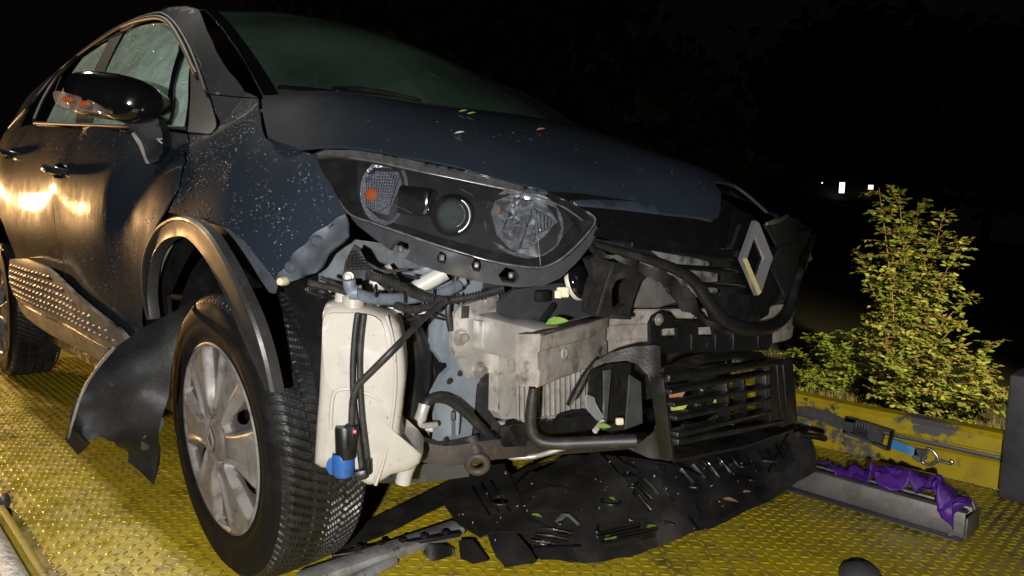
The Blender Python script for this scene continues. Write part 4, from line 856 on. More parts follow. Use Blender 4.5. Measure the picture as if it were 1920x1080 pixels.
for pts in ([(673, 583), (668, 620), (664, 680), (665, 740), (672, 800), (680, 868)], [(684, 585), (678, 640), (677, 700), (681, 770), (688, 830), (692, 868)]):
    tube('washer_hose', [TK.p3(u, v, .020) for u, v in pts], .0055, HOSE, car, sides=10)
tube('washer_hose', [at(838, 562, x=.49), at(800, 592, x=.495), TK.p3(745, 640, .034), TK.p3(700, 685, .036), TK.p3(675, 712, .032), TK.p3(665, 740, .030), TK.p3(662, 790, .026)], .006, HOSE, car, sides=10)
mk('pump_connector', *frame_bar(TK.p3(664, 785, .028), TK.p3(658, 830, .028), .020, .024, bev=.005), BLACK, tank)
lathe('pump_motor', [(0, .055), (.017, .055), (.0185, .050), (.0185, 0), (.018, -.004)], TK.p3(651, 845, .022), nrm(EZ-VR*.03), BLACK, tank, n=24)
lathe('pump_body', [(.0185, .034), (.020, .03), (.020, -.004), (.015, -.010), (0, -.011)], TK.p3(647, 873, .022), nrm(EZ-VR*.03), PUMPB, tank, n=24)
lathe('pump_flange', [(0, .012), (.018, .010), (.018, -.01)], TK.p3(634, 866, .012), -VF, PUMPB, tank, n=18)
box('pump_tag', TK.p3(670, 793, .044), (.006, .003, .006), M('pink_tag', (.8, .1, .12), .5), tank, ax=(VR, VF, VU), bev=.001)
mk('hose_elbow', *frame_bar(TK.p3(666, 882, .024), TK.p3(692, 876, .024), .020, .020, bev=.006), BLACK, tank)
mk('hose_elbow', *frame_bar(TK.p3(692, 850, .022), TK.p3(693, 880, .022), .013, .013, bev=.004), BLACK, tank)
# loom branches, clips and small brackets crowding the gap under the lamp
rw = random.Random(11)
for i in range(16):
    u, v = rw.uniform(600, 960), rw.uniform(505, 590); x_ = rw.uniform(.36, .44)
    pts = [(u, v)]
    for k in range(3): u += rw.uniform(-25, 60); v += rw.uniform(-10, 22); pts.append((u, v))
    tube('wire', [at(a, b, x=x_) for a, b in pts], rw.uniform(.0018, .0042), rw.choice([HOSE, HOSE, BLACK, DARKM]), car, sides=6)
for (u, v, x_, a, b, m_) in ((745, 585, .40, .030, .016, BLACK), (790, 580, .42, .022, .02, WHITEP), (700, 572, .42, .028, .012, WHITEP), (610, 545, .36, .03, .02, BLACK), (640, 575, .36, .035, .018, BLACKD), (825, 600, .36, .016, .03, BLUEG), (775, 640, .33, .012, .05, WHITEP), (850, 780, .43, .010, .02, RUST), (915, 720, .40, .02, .05, ALUC), (800, 800, .37, .03, .02, ALUC), (830, 815, .38, .03, .03, DARKM), (785, 820, .36, .05, .03, RUST), (760, 800, .33, .05, .05, BLACK)):
    mk('clip', *g_box(at(u, v, x=x_), (nrm(VR+VU*rw.uniform(-.4, .4)), VU, -VF), (a, b, .014), .003), m_, car)
for (u, v) in ((705, 545), (760, 556), (815, 553), (860, 561), (905, 552)): mk('tie', *g_tube([at(u, v, x=.478)+(VU*math.cos(t)+(-VF)*math.sin(t))*.011 for t in np.linspace(0, 6.28, 13)], .002, sides=5, smooth=False), BLACK, car)
tube('upright_rib', [at(858, 745, x=.425), at(858, 780, x=.425), at(857, 815, x=.425)], [.004, .006, .004], BLUEG, up, sides=8)
for (u, v) in ((842, 715), (835, 825), (862, 700)): lathe('weld_stud', [(0, .003), (.006, .002), (.007, 0)], at(u, v, x=.424), EX, DARKM, up, n=10)
# dark canister and pieces behind the tank
tube('canister', [at(757, 600, x=.34), at(770, 690, x=.34), at(762, 790, x=.34)], [.035, .048, .045], BLACK, car, sides=18)
mk('support_bracket', *g_box(at(788, 665, x=.30), (VR, VU, -VF), (.055, .07, .03), .01), DARKM, car)
mk('brown_cover', *g_box(at(806, 705, x=.27), (VR, VU, -VF), (.055, .06, .02), .004), REDB, car)
mk('engine_block', *g_box((.10, -.32, .40), (EX, EY, EZ), (.36, .34, .40), .03), DARKM, car)
mk('gearbox_cover', *g_box(at(905, 750, x=.34), (EX, EY, EZ), (.04, .16, .17), .02), M('grey_casting', (.30, .28, .26), .6, .2, noise=((.12, .1, .09), 16, .4, .7)), car)
mk('steel_rod', *g_tube([at(885, 745, x=.36), at(935, 762, x=.36)], .008, smooth=False), RUST, car)
# subframe, tow eye
mk('subframe', *sweep(crom([at(760, 830, x=.38), at(830, 850, x=.42), at(920, 838, x=.46), at(1060, 830, x=.48), at(1200, 822, x=.46)], False, 4), [(.02, .022), (.026, 0), (.02, -.022), (-.02, -.022), (-.026, 0), (-.02, .022)]), RUST, car, angle=50)
mk('lower_arm', *sweep(crom([at(700, 880, x=.25), at(780, 880, x=.34), at(880, 868, x=.42)], False, 4), [(.03, .02), (.03, -.02), (-.03, -.02), (-.03, .02)]), DARKM, car, angle=50)
te = at(895, 870, x=.47)
a_ = np.arange(25)*2*math.pi/24
mk('tow_eye', *g_tube([te+.020*(math.cos(t)*VR+math.sin(t)*nrm(VU-VF*.4)) for t in a_], .0085, smooth=False), RUST, car)
mk('tow_eye_neck', *g_tube([te+VU*.02, te+VU*.05-A(.02, 0, 0)], .016, smooth=False), RUST, car)
# air-conditioning hose and pipe
hs = [(795, 765), (805, 750), (825, 746), (850, 755), (880, 780), (905, 805), (925, 825), (935, 838)]
ah = tube('pressure_hose', [at(u, v, x=.455) for u, v in hs], .0105, HOSE, car, sides=12)
tube('crimp_fitting', [at(796, 758, x=.455), at(792, 772, x=.455), at(788, 785, x=.45)], [.0125, .0115, .0125], ALUC, ah, sides=14, smooth=False)
tube('metal_pipe', [at(u, v, x=.44) for u, v in ((788, 785), (789, 795), (798, 798), (818, 796))], .0065, ALUC, ah, sides=10)
mk('crimp_fitting', *corrug([at(930, 830, x=.456), at(940, 842, x=.46), at(950, 852, x=.465)], .0115, .008, .0015, 14), ALUC, ah, angle=25)
tube('metal_pipe', [at(u, v, x=x) for u, v, x in ((950, 852, .465), (962, 858, .47), (1000, 856, .50), (1030, 848, .53), (1062, 838, .56))], .0058, ALUC, ah, sides=10)
# intercooler with vertical fins
ic = bpy.data.objects.new('intercooler', None); link(ic, car, at(1010, 740, x=.45))
mk('core_backing', *g_sheet(PX(.435), [(935, 680), (1110, 690), (1108, 772), (945, 790)], (), .05, .02), DARKM, ic)
sheet('end_tank', PX(.458), Z3(520, 480, [(1245, 560), (1335, 590), (1345, 915), (1270, 920), (1240, 880)]), ALU, ic, res=.02, thick=.03)
for i in range(15):
    u0 = 968+i*9.6; a = at(u0, 640+i*1.5, x=.45); b = at(u0+1, 786-i*1.0, x=.45)
    mk('fin', *frame_bar(a, b, .0048, .012, up=EX, bev=.001), ALU, ic)
mk('lower_header', *frame_bar(at(935, 796, x=.455), at(1108, 774, x=.455), .02, .012), ALU, ic)
sheet('radiator_edge', PX(.495), [(935, 800), (1110, 778), (1130, 815), (1110, 830), (945, 838)], BLACKW, car, res=.02, thick=.02, fn=lambda ab: .006*np.sin(ab[:, 0]*150)*np.sin(ab[:, 1]*120))
sheet('radiator', PX(.41), [('p', -.46, .27), ('p', .58, .27), ('p', .58, .72), ('p', -.46, .72)], M('radiator_core', (.03, .03, .03), .6, .3, noise=((.07, .065, .06), 40, .45, .7), bump=(300, .3)), car, res=.2, thick=.03)
sheet('condenser', P3(at(1255, 700, x=.60), at(1330, 700, x=.62), at(1255, 660, x=.60)), [(1245, 690), (1320, 670), (1318, 700), (1245, 715)], ALU, car, res=.03, thick=.01)
# black support panel, horn and horn bracket
sheet('support_panel', PX(.535), Z3(520, 480, [(1250, 260), (1330, 190), (1600, 150), (1760, 260), (1790, 340), (1640, 395), (1480, 400), (1330, 345), (1250, 320)]), M('dark_grey_panel', (.035, .036, .04), .45, noise=((.06, .058, .055), 15, .5, .75)), car, res=.03, thick=.01)
mk('panel_clip', *g_box(at(520+1490/3, 480+225/3, x=.56), (EY, EZ, EX), (.034, .024, .02), .004), BLACK, car)
mk('panel_ridge', *frame_bar(at(1010, 610, x=.55), at(1040, 570, x=.55), .012, .01, up=EX), BLACK, car)
hp = at(1083, 527, x=.60)
horn = lathe('horn', [(.0, .020), (.022, .020), (.034, .013), (.038, .004), (.038, -.006), (.030, -.016), (.0, -.018)], hp, nrm(VR*.75-VF*.55+VU*.2), GLOSSB, car, n=32)
lathe('horn_rim', [(.0385, .002), (.0405, -.001), (.0405, -.006), (.038, -.008)], hp, nrm(VR*.75-VF*.55+VU*.2), WHITEP, horn, n=32)
mk('connector', *g_box(at(1055, 548, x=.60), (VR, VU, -VF), (.026, .022, .02), .004), CREAM, horn)
mk('connector', *g_box(at(1046, 552, x=.60), (VR, VU, -VF), (.014, .016, .012), .002), CREAM, horn)
HB = P3(at(1110, 590, x=.66), at(1190, 595, x=.685), at(1120, 480, x=.665))
hb = sheet('horn_bracket', HB, Z3(1000, 300, [(310, 560), (345, 540), (450, 575), (620, 580), (660, 600), (640, 650), (600, 690), (560, 800), (540, 885), (430, 888), (345, 880), (300, 850), (320, 720), (345, 650)]), BLACKD, car, holes=[Z3(1000, 300, [(440, 790), (440, 730), (465, 680), (510, 660), (545, 680), (540, 740), (520, 810), (470, 850), (445, 835)])], res=.015, thick=.02)
mk('bracket_rib', *frame_bar(HB.p3(1148, 490, .006), HB.p3(1117, 590, .006), .005, .010), BLACKD, hb)
mk('bracket_rib', *frame_bar(HB.p3(1140, 592, .006), HB.p3(1180, 594, .006), .005, .010), BLACKD, hb)
sheet('backing_plate', PX(.60), Z3(1000, 300, [(560, 640), (680, 640), (760, 700), (800, 800), (700, 830), (560, 830)]), M('grey_plate', (.16, .15, .14), .6, noise=((.08, .07, .065), 15, .4, .7)), car, res=.03, thick=.006)
# number-plate carrier on the beam
CA = P3(at(1235, 620, x=.735), at(1445, 615, x=.735)+A(-.02, 0, 0), at(1235, 560, x=.735))
carr = sheet('beam_carrier', CA, Z3(960, 560, [(780, 305), (780, 140), (800, 95), (840, 75), (880, 85), (915, 125), (1100, 122), (1160, 170), (1240, 205), (1340, 210), (1465, 195), (1465, 250), (1440, 290), (1100, 300), (860, 310)]), BLACK, car, holes=[Z3(960, 560, [(826, 172), (930, 165), (933, 220), (826, 230)]), Z3(960, 560, [(1042, 162), (1130, 158), (1140, 212), (1042, 216)]), Z3(960, 560, [(1087, 248), (1105, 248), (1105, 272), (1087, 273)])], res=.02, thick=.008)
lathe('carrier_bolt', [(0, .008), (.006, .008), (.0065, .003), (.0125, .002), (.013, 0)], CA.p3(960+822/3, 560+117/3, .001), EX, BOLT, carr, n=18)
for u in (1005, 1140, 1240, 1380): mk('carrier_rib', *frame_bar(CA.p3(960+u/3, 560+200/3, .001), CA.p3(960+u/3, 560+290/3, .001), .003, .006, up=EX), BLACKD, carr)
# ---- air duct (torn) left of the lower grille
DU = P3(at(1110, 800, x=.655), at(1240, 800, x=.765), at(1110, 680, x=.655))
du = bpy.data.objects.new('air_duct', None); link(du, car, DU.o)
Q6 = lambda pts: Z3(960, 560, pts)
tube('duct_frame', [DU.p3(960+a/3, 560+b/3, .0) for a, b in ((122, 500), (110, 600), (105, 720), (140, 790), (220, 815), (380, 812), (560, 805), (700, 800))], [.010, .012, .0125, .0125, .0125, .013, .014, .014], HOSE, du, sides=12)
sheet('duct_arch', DU, Q6([(318, 605), (345, 545), (400, 440), (470, 350), (560, 300), (680, 265), (800, 252), (832, 262), (836, 420), (850, 470), (880, 600), (902, 905), (760, 880), (640, 835), (720, 800), (800, 730), (825, 640), (800, 520), (760, 420), (700, 360), (640, 345), (520, 360), (440, 395), (400, 480), (340, 590)]), BLACKD, du, res=.014, off=.004, thick=.006, fn=lambda ab: .010*np.exp(-((ab[:, 0]-.12)/.03)**2), angle=60)
sheet('duct_flap', PX(.60), Q6([(440, 400), (560, 370), (670, 360), (660, 560), (640, 740), (560, 760), (470, 700), (430, 560)]), BLACKD, du, res=.02, thick=.004)
GREYV = M('smoky_vane', (.05, .052, .055), .3, noise=((.10, .10, .10), 12, .45, .7))
for pts in ([(520, 405), (560, 400), (545, 560), (530, 740), (515, 740), (520, 560)], [(665, 430), (725, 470), (735, 700), (640, 735), (655, 560)]):
    sheet('duct_vane', PX(.635), Q6(pts), GREYV, du, res=.02, thick=.004)
sheet('duct_vane', PX(.63), Q6([(430, 540), (480, 560), (500, 640), (520, 700), (470, 680), (435, 620)]), M('clear_shard', (.22, .23, .24), .2, 0, .6), du, res=.015, thick=.003, fn=lambda ab: .008*np.sin(ab[:, 1]*60))
tube('sensor_tip', [at(960+465/3, 560+745/3, x=.66), at(960+510/3, 560+690/3, x=.655)], .006, WHITEP, du, sides=8, smooth=False)
mk('sensor_tip', *g_box(at(960+605/3, 560+690/3, x=.65), (VR, VU, -VF), (.018, .016, .012), .004), CREAM, du)
sheet('dangling_strip', P3(at(1070, 760, x=.62), at(1100, 700, x=.64), at(1110, 760, x=.62)), Q6([(480, 335), (500, 350), (430, 440), (380, 520), (325, 610), (315, 600), (340, 540), (410, 420)]), BLACKD, du, res=.01, off=.006, thick=.004)
# ---- lower grille
LGS = P3(at(1255, 860, x=.80), at(1490, 800, x=.735), at(1248, 690, x=.785))
lg = bpy.data.objects.new('lower_grille', None); link(lg, car, LGS.o); lg['label'] = 'black lower intake grille hanging crooked under the beam'
for a, b, h_ in (((848, 445), (1480, 352), .012), ((858, 520), (1425, 412), .008), ((876, 592), (1425, 492), .008), ((888, 668), (1432, 560), .008), ((898, 760), (1435, 632), .009), ((900, 800), (1500, 690), .010)):
    mk('slat', *frame_bar(LGS.p3(960+a[0]/3, 560+a[1]/3, .0), LGS.p3(960+b[0]/3, 560+b[1]/3, .0), .03, h_*1.3, bev=.003), BLACK, lg)
for u0, v0, u1, v1 in ((850, 440, 905, 905), (1205, 470, 1225, 690), (1300, 440, 1320, 660), (1425, 395, 1440, 690)):
    mk('upright', *frame_bar(LGS.p3(960+u0/3, 560+v0/3, -.012), LGS.p3(960+u1/3, 560+v1/3, -.012), .012, .03, up=LGS.n, bev=.002), BLACK, lg)
sheet('grille_side', LGS, Q6([(1428, 360), (1480, 348), (1562, 342), (1592, 690), (1500, 720), (1440, 705)]), BLACKD, lg, res=.02, off=.008, thick=.03)
for u in (1470, 1505): mk('side_rib', *frame_bar(LGS.p3(960+u/3, 560+370/3, .009), LGS.p3(960+(u+25)/3, 560+690/3, .009), .004, .004, up=LGS.n, bev=.001), BLACK, lg)
sheet('grille_top', P3(at(1250, 700, x=.785), at(1480, 675, x=.72), at(1290, 660, x=.66)), Q6([(838, 440), (860, 390), (950, 340), (1100, 300), (1280, 285), (1400, 300), (1440, 335), (1360, 352), (1250, 330), (1100, 345), (930, 390), (870, 440)]), BLACKD, lg, res=.02, thick=.006)
sheet('grille_ledge', P3(at(1262, 865, x=.80), at(1490, 800, x=.735), at(1262, 830, x=.70)), Q6([(890, 830), (1100, 780), (1430, 690), (1590, 700), (1585, 735), (1300, 830), (905, 908)]), BLACKW, lg, res=.03, thick=.006)
# leaves and crumbs caught inside the lower intake
LEAFB = M('dead_leaf', (.30, .17, .09), .7, noise=((.18, .09, .05), 40, .4, .7))
LEAFG = M('green_leaf', (.11, .22, .025), .45, noise=((.20, .28, .05), 50, .4, .7))
LEAFP = M('pale_leaf', (.34, .40, .10), .5, noise=((.2, .24, .06), 50, .4, .7))
def leaf_geo(c, ax, up, L, W, curl=.2):
    c = np.asarray(c, float); ax = nrm(ax); up = nrm(np.asarray(up, float)-(np.asarray(up, float)@ax)*ax); s = np.cross(up, ax)
    V = []; ts = [0, .18, .4, .62, .82, 1]; ws = [.06, .7, 1, .85, .5, 0]
    for t, w_ in zip(ts, ws):
        for k in (-1, 0, 1): V.append(c+ax*L*(t-.5)+s*k*w_*W/2+up*(abs(k)*W*curl*w_+curl*L*.5*(t-.5)**2*2))
    F = []
    for i in range(5):
        for k in range(2): F.append((i*3+k, i*3+k+1, (i+1)*3+k+1, (i+1)*3+k))
    return V, F
def loose_leaf(c, ax, up, L, W, mat, label, curl=.25, nm='leaf'):
    V, F = leaf_geo(c, ax, up, L, W, curl); return tag(mk(nm, V, F, mat), label, 'leaf')
# ---- undertray
TRc = [at(618, 1036, z=-.050), at(720, 985, z=-.028), at(830, 922, z=.0), at(900, 882, z=.035), at(970, 868, z=.06), at(1100, 850, z=.10), at(1260, 868, z=.115), at(1500, 805, z=.13), at(1532, 845, z=.09), at(1532, 880, z=.045), at(1475, 913, z=-.01), at(1440, 940, z=-.03), at(1350, 982, z=-.045), at(1230, 1020, z=-.05), at(1100, 1056, z=-.052), at(1000, 1066, z=-.05), at(900, 1045, z=-.045), at(860, 990, z=-.02), at(700, 1030, z=-.046), at(950, 950, z=.02), at(1050, 960, z=.028), at(1200, 940, z=.045), at(1350, 900, z=.05), at(1100, 1010, z=-.01), at(1280, 980, z=-.005)]
TR = Surf((0, 0, 0), (1, 0, 0), (0, 1, 0), TRc, 2e-3)
Q8 = lambda pts: Z3(560, 720, pts)
tri_ = lambda t: np.abs((t % 2)-1)-.5
def crumple(ab):
    x, y = ab[:, 0], ab[:, 1]
    return .005*tri_(x*5.3+y*2.1)+.004*tri_(x*3.1-y*6.7+.4)
und_t = thing('engine_undertray', 'crumpled black plastic engine undertray lying on the yellow deck under the nose', 'undertray', (.6, -.3, DECK))
jr = random.Random(3)
def jag(pts, n=3, a=3.0):
    P = np.array(pts, float); out = []
    for i in range(len(P)):
        p, q = P[i], P[(i+1) % len(P)]
        for k in range(n): out.append(tuple(p+(q-p)*k/n+(np.array([jr.uniform(-a, a), jr.uniform(-a, a)*.6]) if k else 0)))
    return out
U2 = lambda pts: [(600+a/3, 820+b/3) for a, b in pts]
MUDB = M('muddy_black_plastic', (.012, .0115, .011), .5, 0, .4, noise=[((.030, .024, .019), 9, .5, .75), ((.05, .043, .036), 40, .62, .78)], bump=[(60, .15)], rvar=.15)
# main skin, right part
sheet('tray_skin', TR, jag([(937, 905), (990, 872), (1070, 852), (1180, 856), (1260, 868), (1380, 838), (1480, 800), (1515, 812), (1530, 845), (1531, 882), (1480, 912), (1445, 938), (1400, 960), (1350, 983), (1290, 1003), (1240, 1022), (1183, 1042), (1100, 1055), (1013, 1050), (985, 1010), (960, 985), (962, 930)], 3, 2.5), MUDB, und_t, holes=[[(992, 880), (1015, 868), (1050, 858), (1030, 872), (1005, 884)]], res=.02, thick=.003, edge=.012, fn=crumple, angle=6)
# left arm and corner
sheet('tray_arm', TR, jag(U2([(60, 655), (95, 580), (250, 490), (500, 370), (760, 240), (900, 172), (1040, 160), (1050, 225), (960, 290), (790, 350), (690, 395), (520, 478), (350, 565), (230, 612)]), 2, 1.2), MUDB, und_t, res=.02, thick=.003, edge=.015, off=.006, fn=lambda ab: .003*tri_(ab[:, 0]*4), angle=6)
sheet('tray_corner', TR, jag(U2([(690, 395), (790, 345), (960, 285), (1060, 215), (1110, 330), (1150, 440), (1190, 560), (1090, 560), (960, 560), (900, 590), (780, 510)]), 2, 2), MUDB, und_t, holes=[U2([(965, 385), (990, 360), (1030, 350), (1065, 380), (1050, 405), (1000, 410)])], res=.018, thick=.004, edge=.010, off=.012, fn=lambda ab: .004*tri_(ab[:, 0]*9-ab[:, 1]*9), angle=6)
for pts, of in (([(940, 560), (1090, 545), (1220, 720), (1200, 735), (1040, 752), (990, 690)], .010), ([(780, 590), (860, 585), (950, 690), (860, 715), (790, 690)], .004), ([(1100, 330), (1320, 300), (1500, 320), (1560, 400), (1500, 440), (1180, 440)], .010), ([(1540, 90), (1760, 330), (1740, 440), (1640, 380), (1500, 130)], .014), ([(1130, 470), (1300, 545), (1330, 560), (1190, 560)], .012), ([(1280, 560), (1750, 480), (1900, 470), (1880, 560), (1700, 640), (1300, 660)], .007)):
    sheet('torn_panel', TR, jag(U2(pts), 2, 2.), MUDB, und_t, res=.02, thick=.003, off=of, fn=lambda ab: .006*tri_(ab[:, 0]*8+ab[:, 1]*5), angle=6)
for q_, of in (([(1250, 905), (1330, 880), (1400, 900), (1330, 930), (1270, 935)], .010), ([(1400, 850), (1470, 830), (1500, 850), (1470, 890), (1420, 890)], .012), ([(1300, 950), (1380, 935), (1430, 915), (1440, 930), (1370, 968), (1310, 985)], .008), ([(1190, 870), (1250, 880), (1240, 930), (1200, 920)], .012), ([(1330, 850), (1400, 842), (1390, 872), (1340, 878)], .014)):
    sheet('torn_panel', TR, jag(q_, 2, 2.5), BLACKW, und_t, res=.02, thick=.003, off=of, fn=lambda ab: .006*tri_(ab[:, 0]*8-ab[:, 1]*6), angle=6)
def on_tray(u, v, off=.004):
    ab = TR.hit(u, v); return TR.pt(ab, off+.010+float(crumple(ab[None])[0]))[0]
# moulded ribs, folds and bosses
for r_ in ([(1120, 850), (1150, 885), (1190, 935)], [(1140, 848), (1165, 870), (1205, 890)], [(1265, 872), (1320, 900)], [(1380, 842), (1410, 880)], [(1230, 905), (1262, 945)], [(1480, 812), (1460, 850), (1440, 890)], [(990, 890), (965, 915)], [(1000, 1035), (1090, 1030)], [(1290, 975), (1310, 1000)]):
    Pq = resample(np.array(r_, float), 12, False); tube('rib', [on_tray(u, v, .0) for u, v in Pq], [jr.uniform(.002, .005) for _ in Pq], GLOSSB, und_t, sides=5, smooth=False)
for (u, v, r_) in ((938, 946, .026), (1145, 950, .024), (1185, 920, .012), (1390, 880, .016)):
    c = on_tray(u, v, .002); tube('boss_ring', [c+r_*(math.cos(t)*EX+math.sin(t)*EY) for t in np.linspace(0, 2*math.pi, 25)], .0035, BLACKW, und_t, sides=6, smooth=False)
for (u, v, a, b) in ((1300, 915, .05, .025), (1180, 900, .03, .03), (1405, 905, .05, .02), (1050, 985, .05, .012), (1120, 1000, .06, .010), (1440, 870, .03, .04), (1255, 990, .03, .012)):
    ang = jr.uniform(0, 3); ax_ = A(math.cos(ang), math.sin(ang), .12*jr.uniform(-1, 1)); mk('stiffener', *g_box(on_tray(u, v, .002), (ax_, np.cross(EZ, ax_), np.cross(ax_, np.cross(EZ, ax_))), (a, b, .008), .003), BLACKW, und_t)
for (u0, v0, u1, v1, n_, du_, dv_) in ((1275, 885, 1310, 925, 5, 22, -7), (1010, 1000, 1075, 1010, 3, -8, 12), (1420, 860, 1440, 900, 4, 17, -9), (1120, 1010, 1240, 985, 3, 4, 11), (1205, 905, 1250, 950, 3, -14, 8), (885, 925, 925, 985, 3, 17, -7)):
    for k in range(n_):
        a0, b0 = u0+du_*k, v0+dv_*k; L_ = .6+.4*jr.random()
        mk('moulded_rib', *frame_bar(on_tray(a0, b0, .002), on_tray(a0+(u1-u0)*L_, b0+(v1-v0)*L_, .002), .004, .012, bev=.001), jr.choice([BLACKW, GLOSSB]), und_t)
mk('clear_bracket', *g_tube([on_tray(600+a/3, 820+b/3, .006) for a, b in ((1335, 510), (1370, 470), (1400, 475), (1455, 525))], .005, sides=8, smooth=False, sx=1.6), M('smoky_clear', (.10, .105, .11), .25), und_t)
# folded flap at the front edge, clip strip, shards
fl_ = P3(at(800, 1035, z=-.045), at(860, 1025, z=-.03), at(810, 1000, z=.0))
sheet('folded_flap', fl_, Q8([(730, 890), (800, 900), (870, 940), (880, 1010), (840, 1075), (800, 1080), (770, 1010), (700, 940)]), BLACKW, und_t, res=.015, thick=.003, fn=lambda ab: .015*np.sin(ab[:, 0]*60+1))
mk('clip_strip', *frame_bar(at(622, 1042, z=-.035), at(862, 1000, z=-.012), .02, .010), BLACK, und_t)
for i in range(5):
    t = .2+i*.17; mk('clip_tooth', *g_box(at(622, 1042, z=-.035)*(1-t)+at(862, 1000, z=-.012)*t+A(0, 0, .008), (EX, EY, EZ), (.018, .014, .014), .003), BLACK, und_t)
tube('bracket_rod', [at(1496, 815, x=.72), at(1530, 818, x=.72), at(1546, 822, x=.72)], .010, BLACK, und_t, sides=8, smooth=False)
# ---- silver bars on the deck
SILV = M('scuffed_alloy', (.36, .36, .35), .42, .35, noise=[((.19, .18, .17), 16, .4, .65), ((.06, .06, .06), 40, .56, .7)], bump=(45, .35))
b1 = mk('alloy_bar', *frame_bar(at(560, 1092, z=-.035), at(862, 988, z=-.03), .060, .03, bev=.012), SILV)
tag(b1, 'scuffed silver metal bar sticking out from under the undertray by the tyre', 'bar')
b2 = mk('alloy_bar', *g_tube([at(660, 1092, z=-.045), at(738, 1050, z=-.045)], .014, sides=14, smooth=False), SILV)
tag(b2, 'short silver round bar at the bottom edge beside the longer bar', 'bar')
# ---- leaves lying about
for i, (u, v, L, mat, ax_, lab) in enumerate([
    (1006, 982, .032, LEAFG, (1, .2, 0), 'small green leaf on the undertray below the round hole'),
    (1145, 1025, .040, LEAFG, (.3, 1, 0), 'bright green leaf on the front edge of the undertray'),
    (1147, 952, .028, LEAFG, (1, -.4, 0), 'dull green leaf in the middle of the undertray'),
    (1222, 1003, .034, LEAFG, (.2, 1, 0), 'green leaf scrap at the undertray edge right of centre'),
    (1368, 955, .045, LEAFB, (1, .4, 0), 'brown dead leaf on the right end of the undertray'),
    (1400, 938, .03, LEAFB, (.4, 1, 0), 'small orange-brown leaf beside the larger dead leaf'),
    (1245, 873, .035, LEAFB, (1, .1, 0), 'rust-brown leaf scrap under the lower grille')]):
    loose_leaf(on_tray(u, v, .010), ax_, EZ, L, L*.62, mat, lab)
loose_leaf(at(1045, 611, x=.66)+A(0, 0, .004), VR+VU*.15, EZ*.8-VF*.5, .045, .026, LEAFG, 'fresh green leaf lying on top of the crash beam', .3)
loose_leaf(at(1132, 802, x=.69), VR, EZ-VF*.5, .030, .018, LEAFG, 'green leaf on the black duct below the intercooler')
for i, (u, v, L, mat, lab) in enumerate([(1290, 742, .06, LEAFB, 'brown leaf caught behind the upper slats of the lower grille'), (1300, 765, .045, LEAFP, 'pale crumpled leaf stuck between the lower grille slats'), (1272, 806, .03, LEAFB, 'reddish leaf low in the grille by its left side'), (1375, 755, .03, LEAFP, 'yellowish scrap of leaf behind the right half of the grille')]):
    loose_leaf(LGS.p3(u, v, -.035), VR+VU*.3, -VF+EZ*.3, L, L*.6, mat, lab)
for i, (u, v, mat, lab) in enumerate([(868, 214, LEAFP, 'pale leaf at the windscreen edge of the bonnet'), (884, 218, LEAFP, 'tiny pale leaf beside the other one on the bonnet edge'), (862, 255, M('white_scrap', (.5, .5, .48), .4), 'whitish scrap on the middle of the bonnet'), (1014, 248, LEAFB, 'brown leaf crumb on the far crest of the bonnet')]):
    loose_leaf(HOOD.p3(u, v, .006), VR+VU*.2, EZ-VF*.4, .022, .012, mat, lab)
# crumbs of glass and plastic
cr = MB(); crw = MB()
for k in range(55):
    u, v = rng.uniform(860, 1500), rng.uniform(870, 1045)
    p = on_tray(u, v, .006); s = rng.uniform(.001, .0026)
    (crw if k % 3 else cr).add(*g_box(p, (nrm(rng.normal(size=3)), EY, EZ), (s*2, s*1.3, s), 0))
stuff(cr.build('crumbs', LEAFB, und_t, smooth=False)); stuff(crw.build('crumbs', WHITEP, und_t, smooth=False))

# ================================================================ THINGS ON THE BED
STEEL = M('galvanised_channel', (.20, .19, .18), .5, .5, noise=[((.11, .10, .095), 14, .4, .7), ((.30, .29, .27), 40, .6, .8)], bump=(50, .2))
c0 = at(1475, 912, z=DECK+.004); c1 = at(1806, 1012, z=DECK+.004); dc = nrm(c1-c0); sc = np.cross(EZ, dc); Lc = np.linalg.norm(c1-c0)
chan = thing('steel_channel', 'grey galvanised steel channel lying on the yellow deck with purple cloth in it', 'channel', (c0+c1)/2)
c0 = c0-dc*.10
mk('near_flange', *frame_bar(c0+EZ*.038+sc*.004, c1+EZ*.038+sc*.004, .006, .068, bev=.002), STEEL, chan)
mk('web', *frame_bar(c0+sc*.06+EZ*.003, c1+sc*.06+EZ*.003, .11, .006, bev=.002), STEEL, chan)
mk('far_flange', *frame_bar(c0+sc*.115+EZ*.030, c1+sc*.115+EZ*.030, .006, .054, bev=.002), STEEL, chan)
mk('top_lip', *frame_bar(c0+EZ*.0705+sc*.02, c1+EZ*.0705+sc*.02, .034, .005, bev=.002), STEEL, chan)
mk('end_plate', *frame_bar(c1+sc*.0+EZ*.03+dc*.004, c1+sc*.125+EZ*.03+dc*.004, .005, .06, bev=.001), STEEL, chan)
mk('foot_strip', *frame_bar(c0-sc*.018+EZ*.002, c1-sc*.018+EZ*.002, .036, .005, bev=.001), DGREY, chan)
lathe('bolt_head', [(0, .006), (.006, .005), (.007, 0)], at(1781, 1002, z=DECK+.01), nrm(EZ-VF*.6), BOLT, chan, n=12)
mk('lifting_loop', *g_tube([c1-dc*.03+sc*.11+EZ*(.03+.055*math.sin(t))-dc*.03*math.cos(t) for t in np.linspace(0, math.pi, 14)], .006, smooth=False), STEEL, chan)
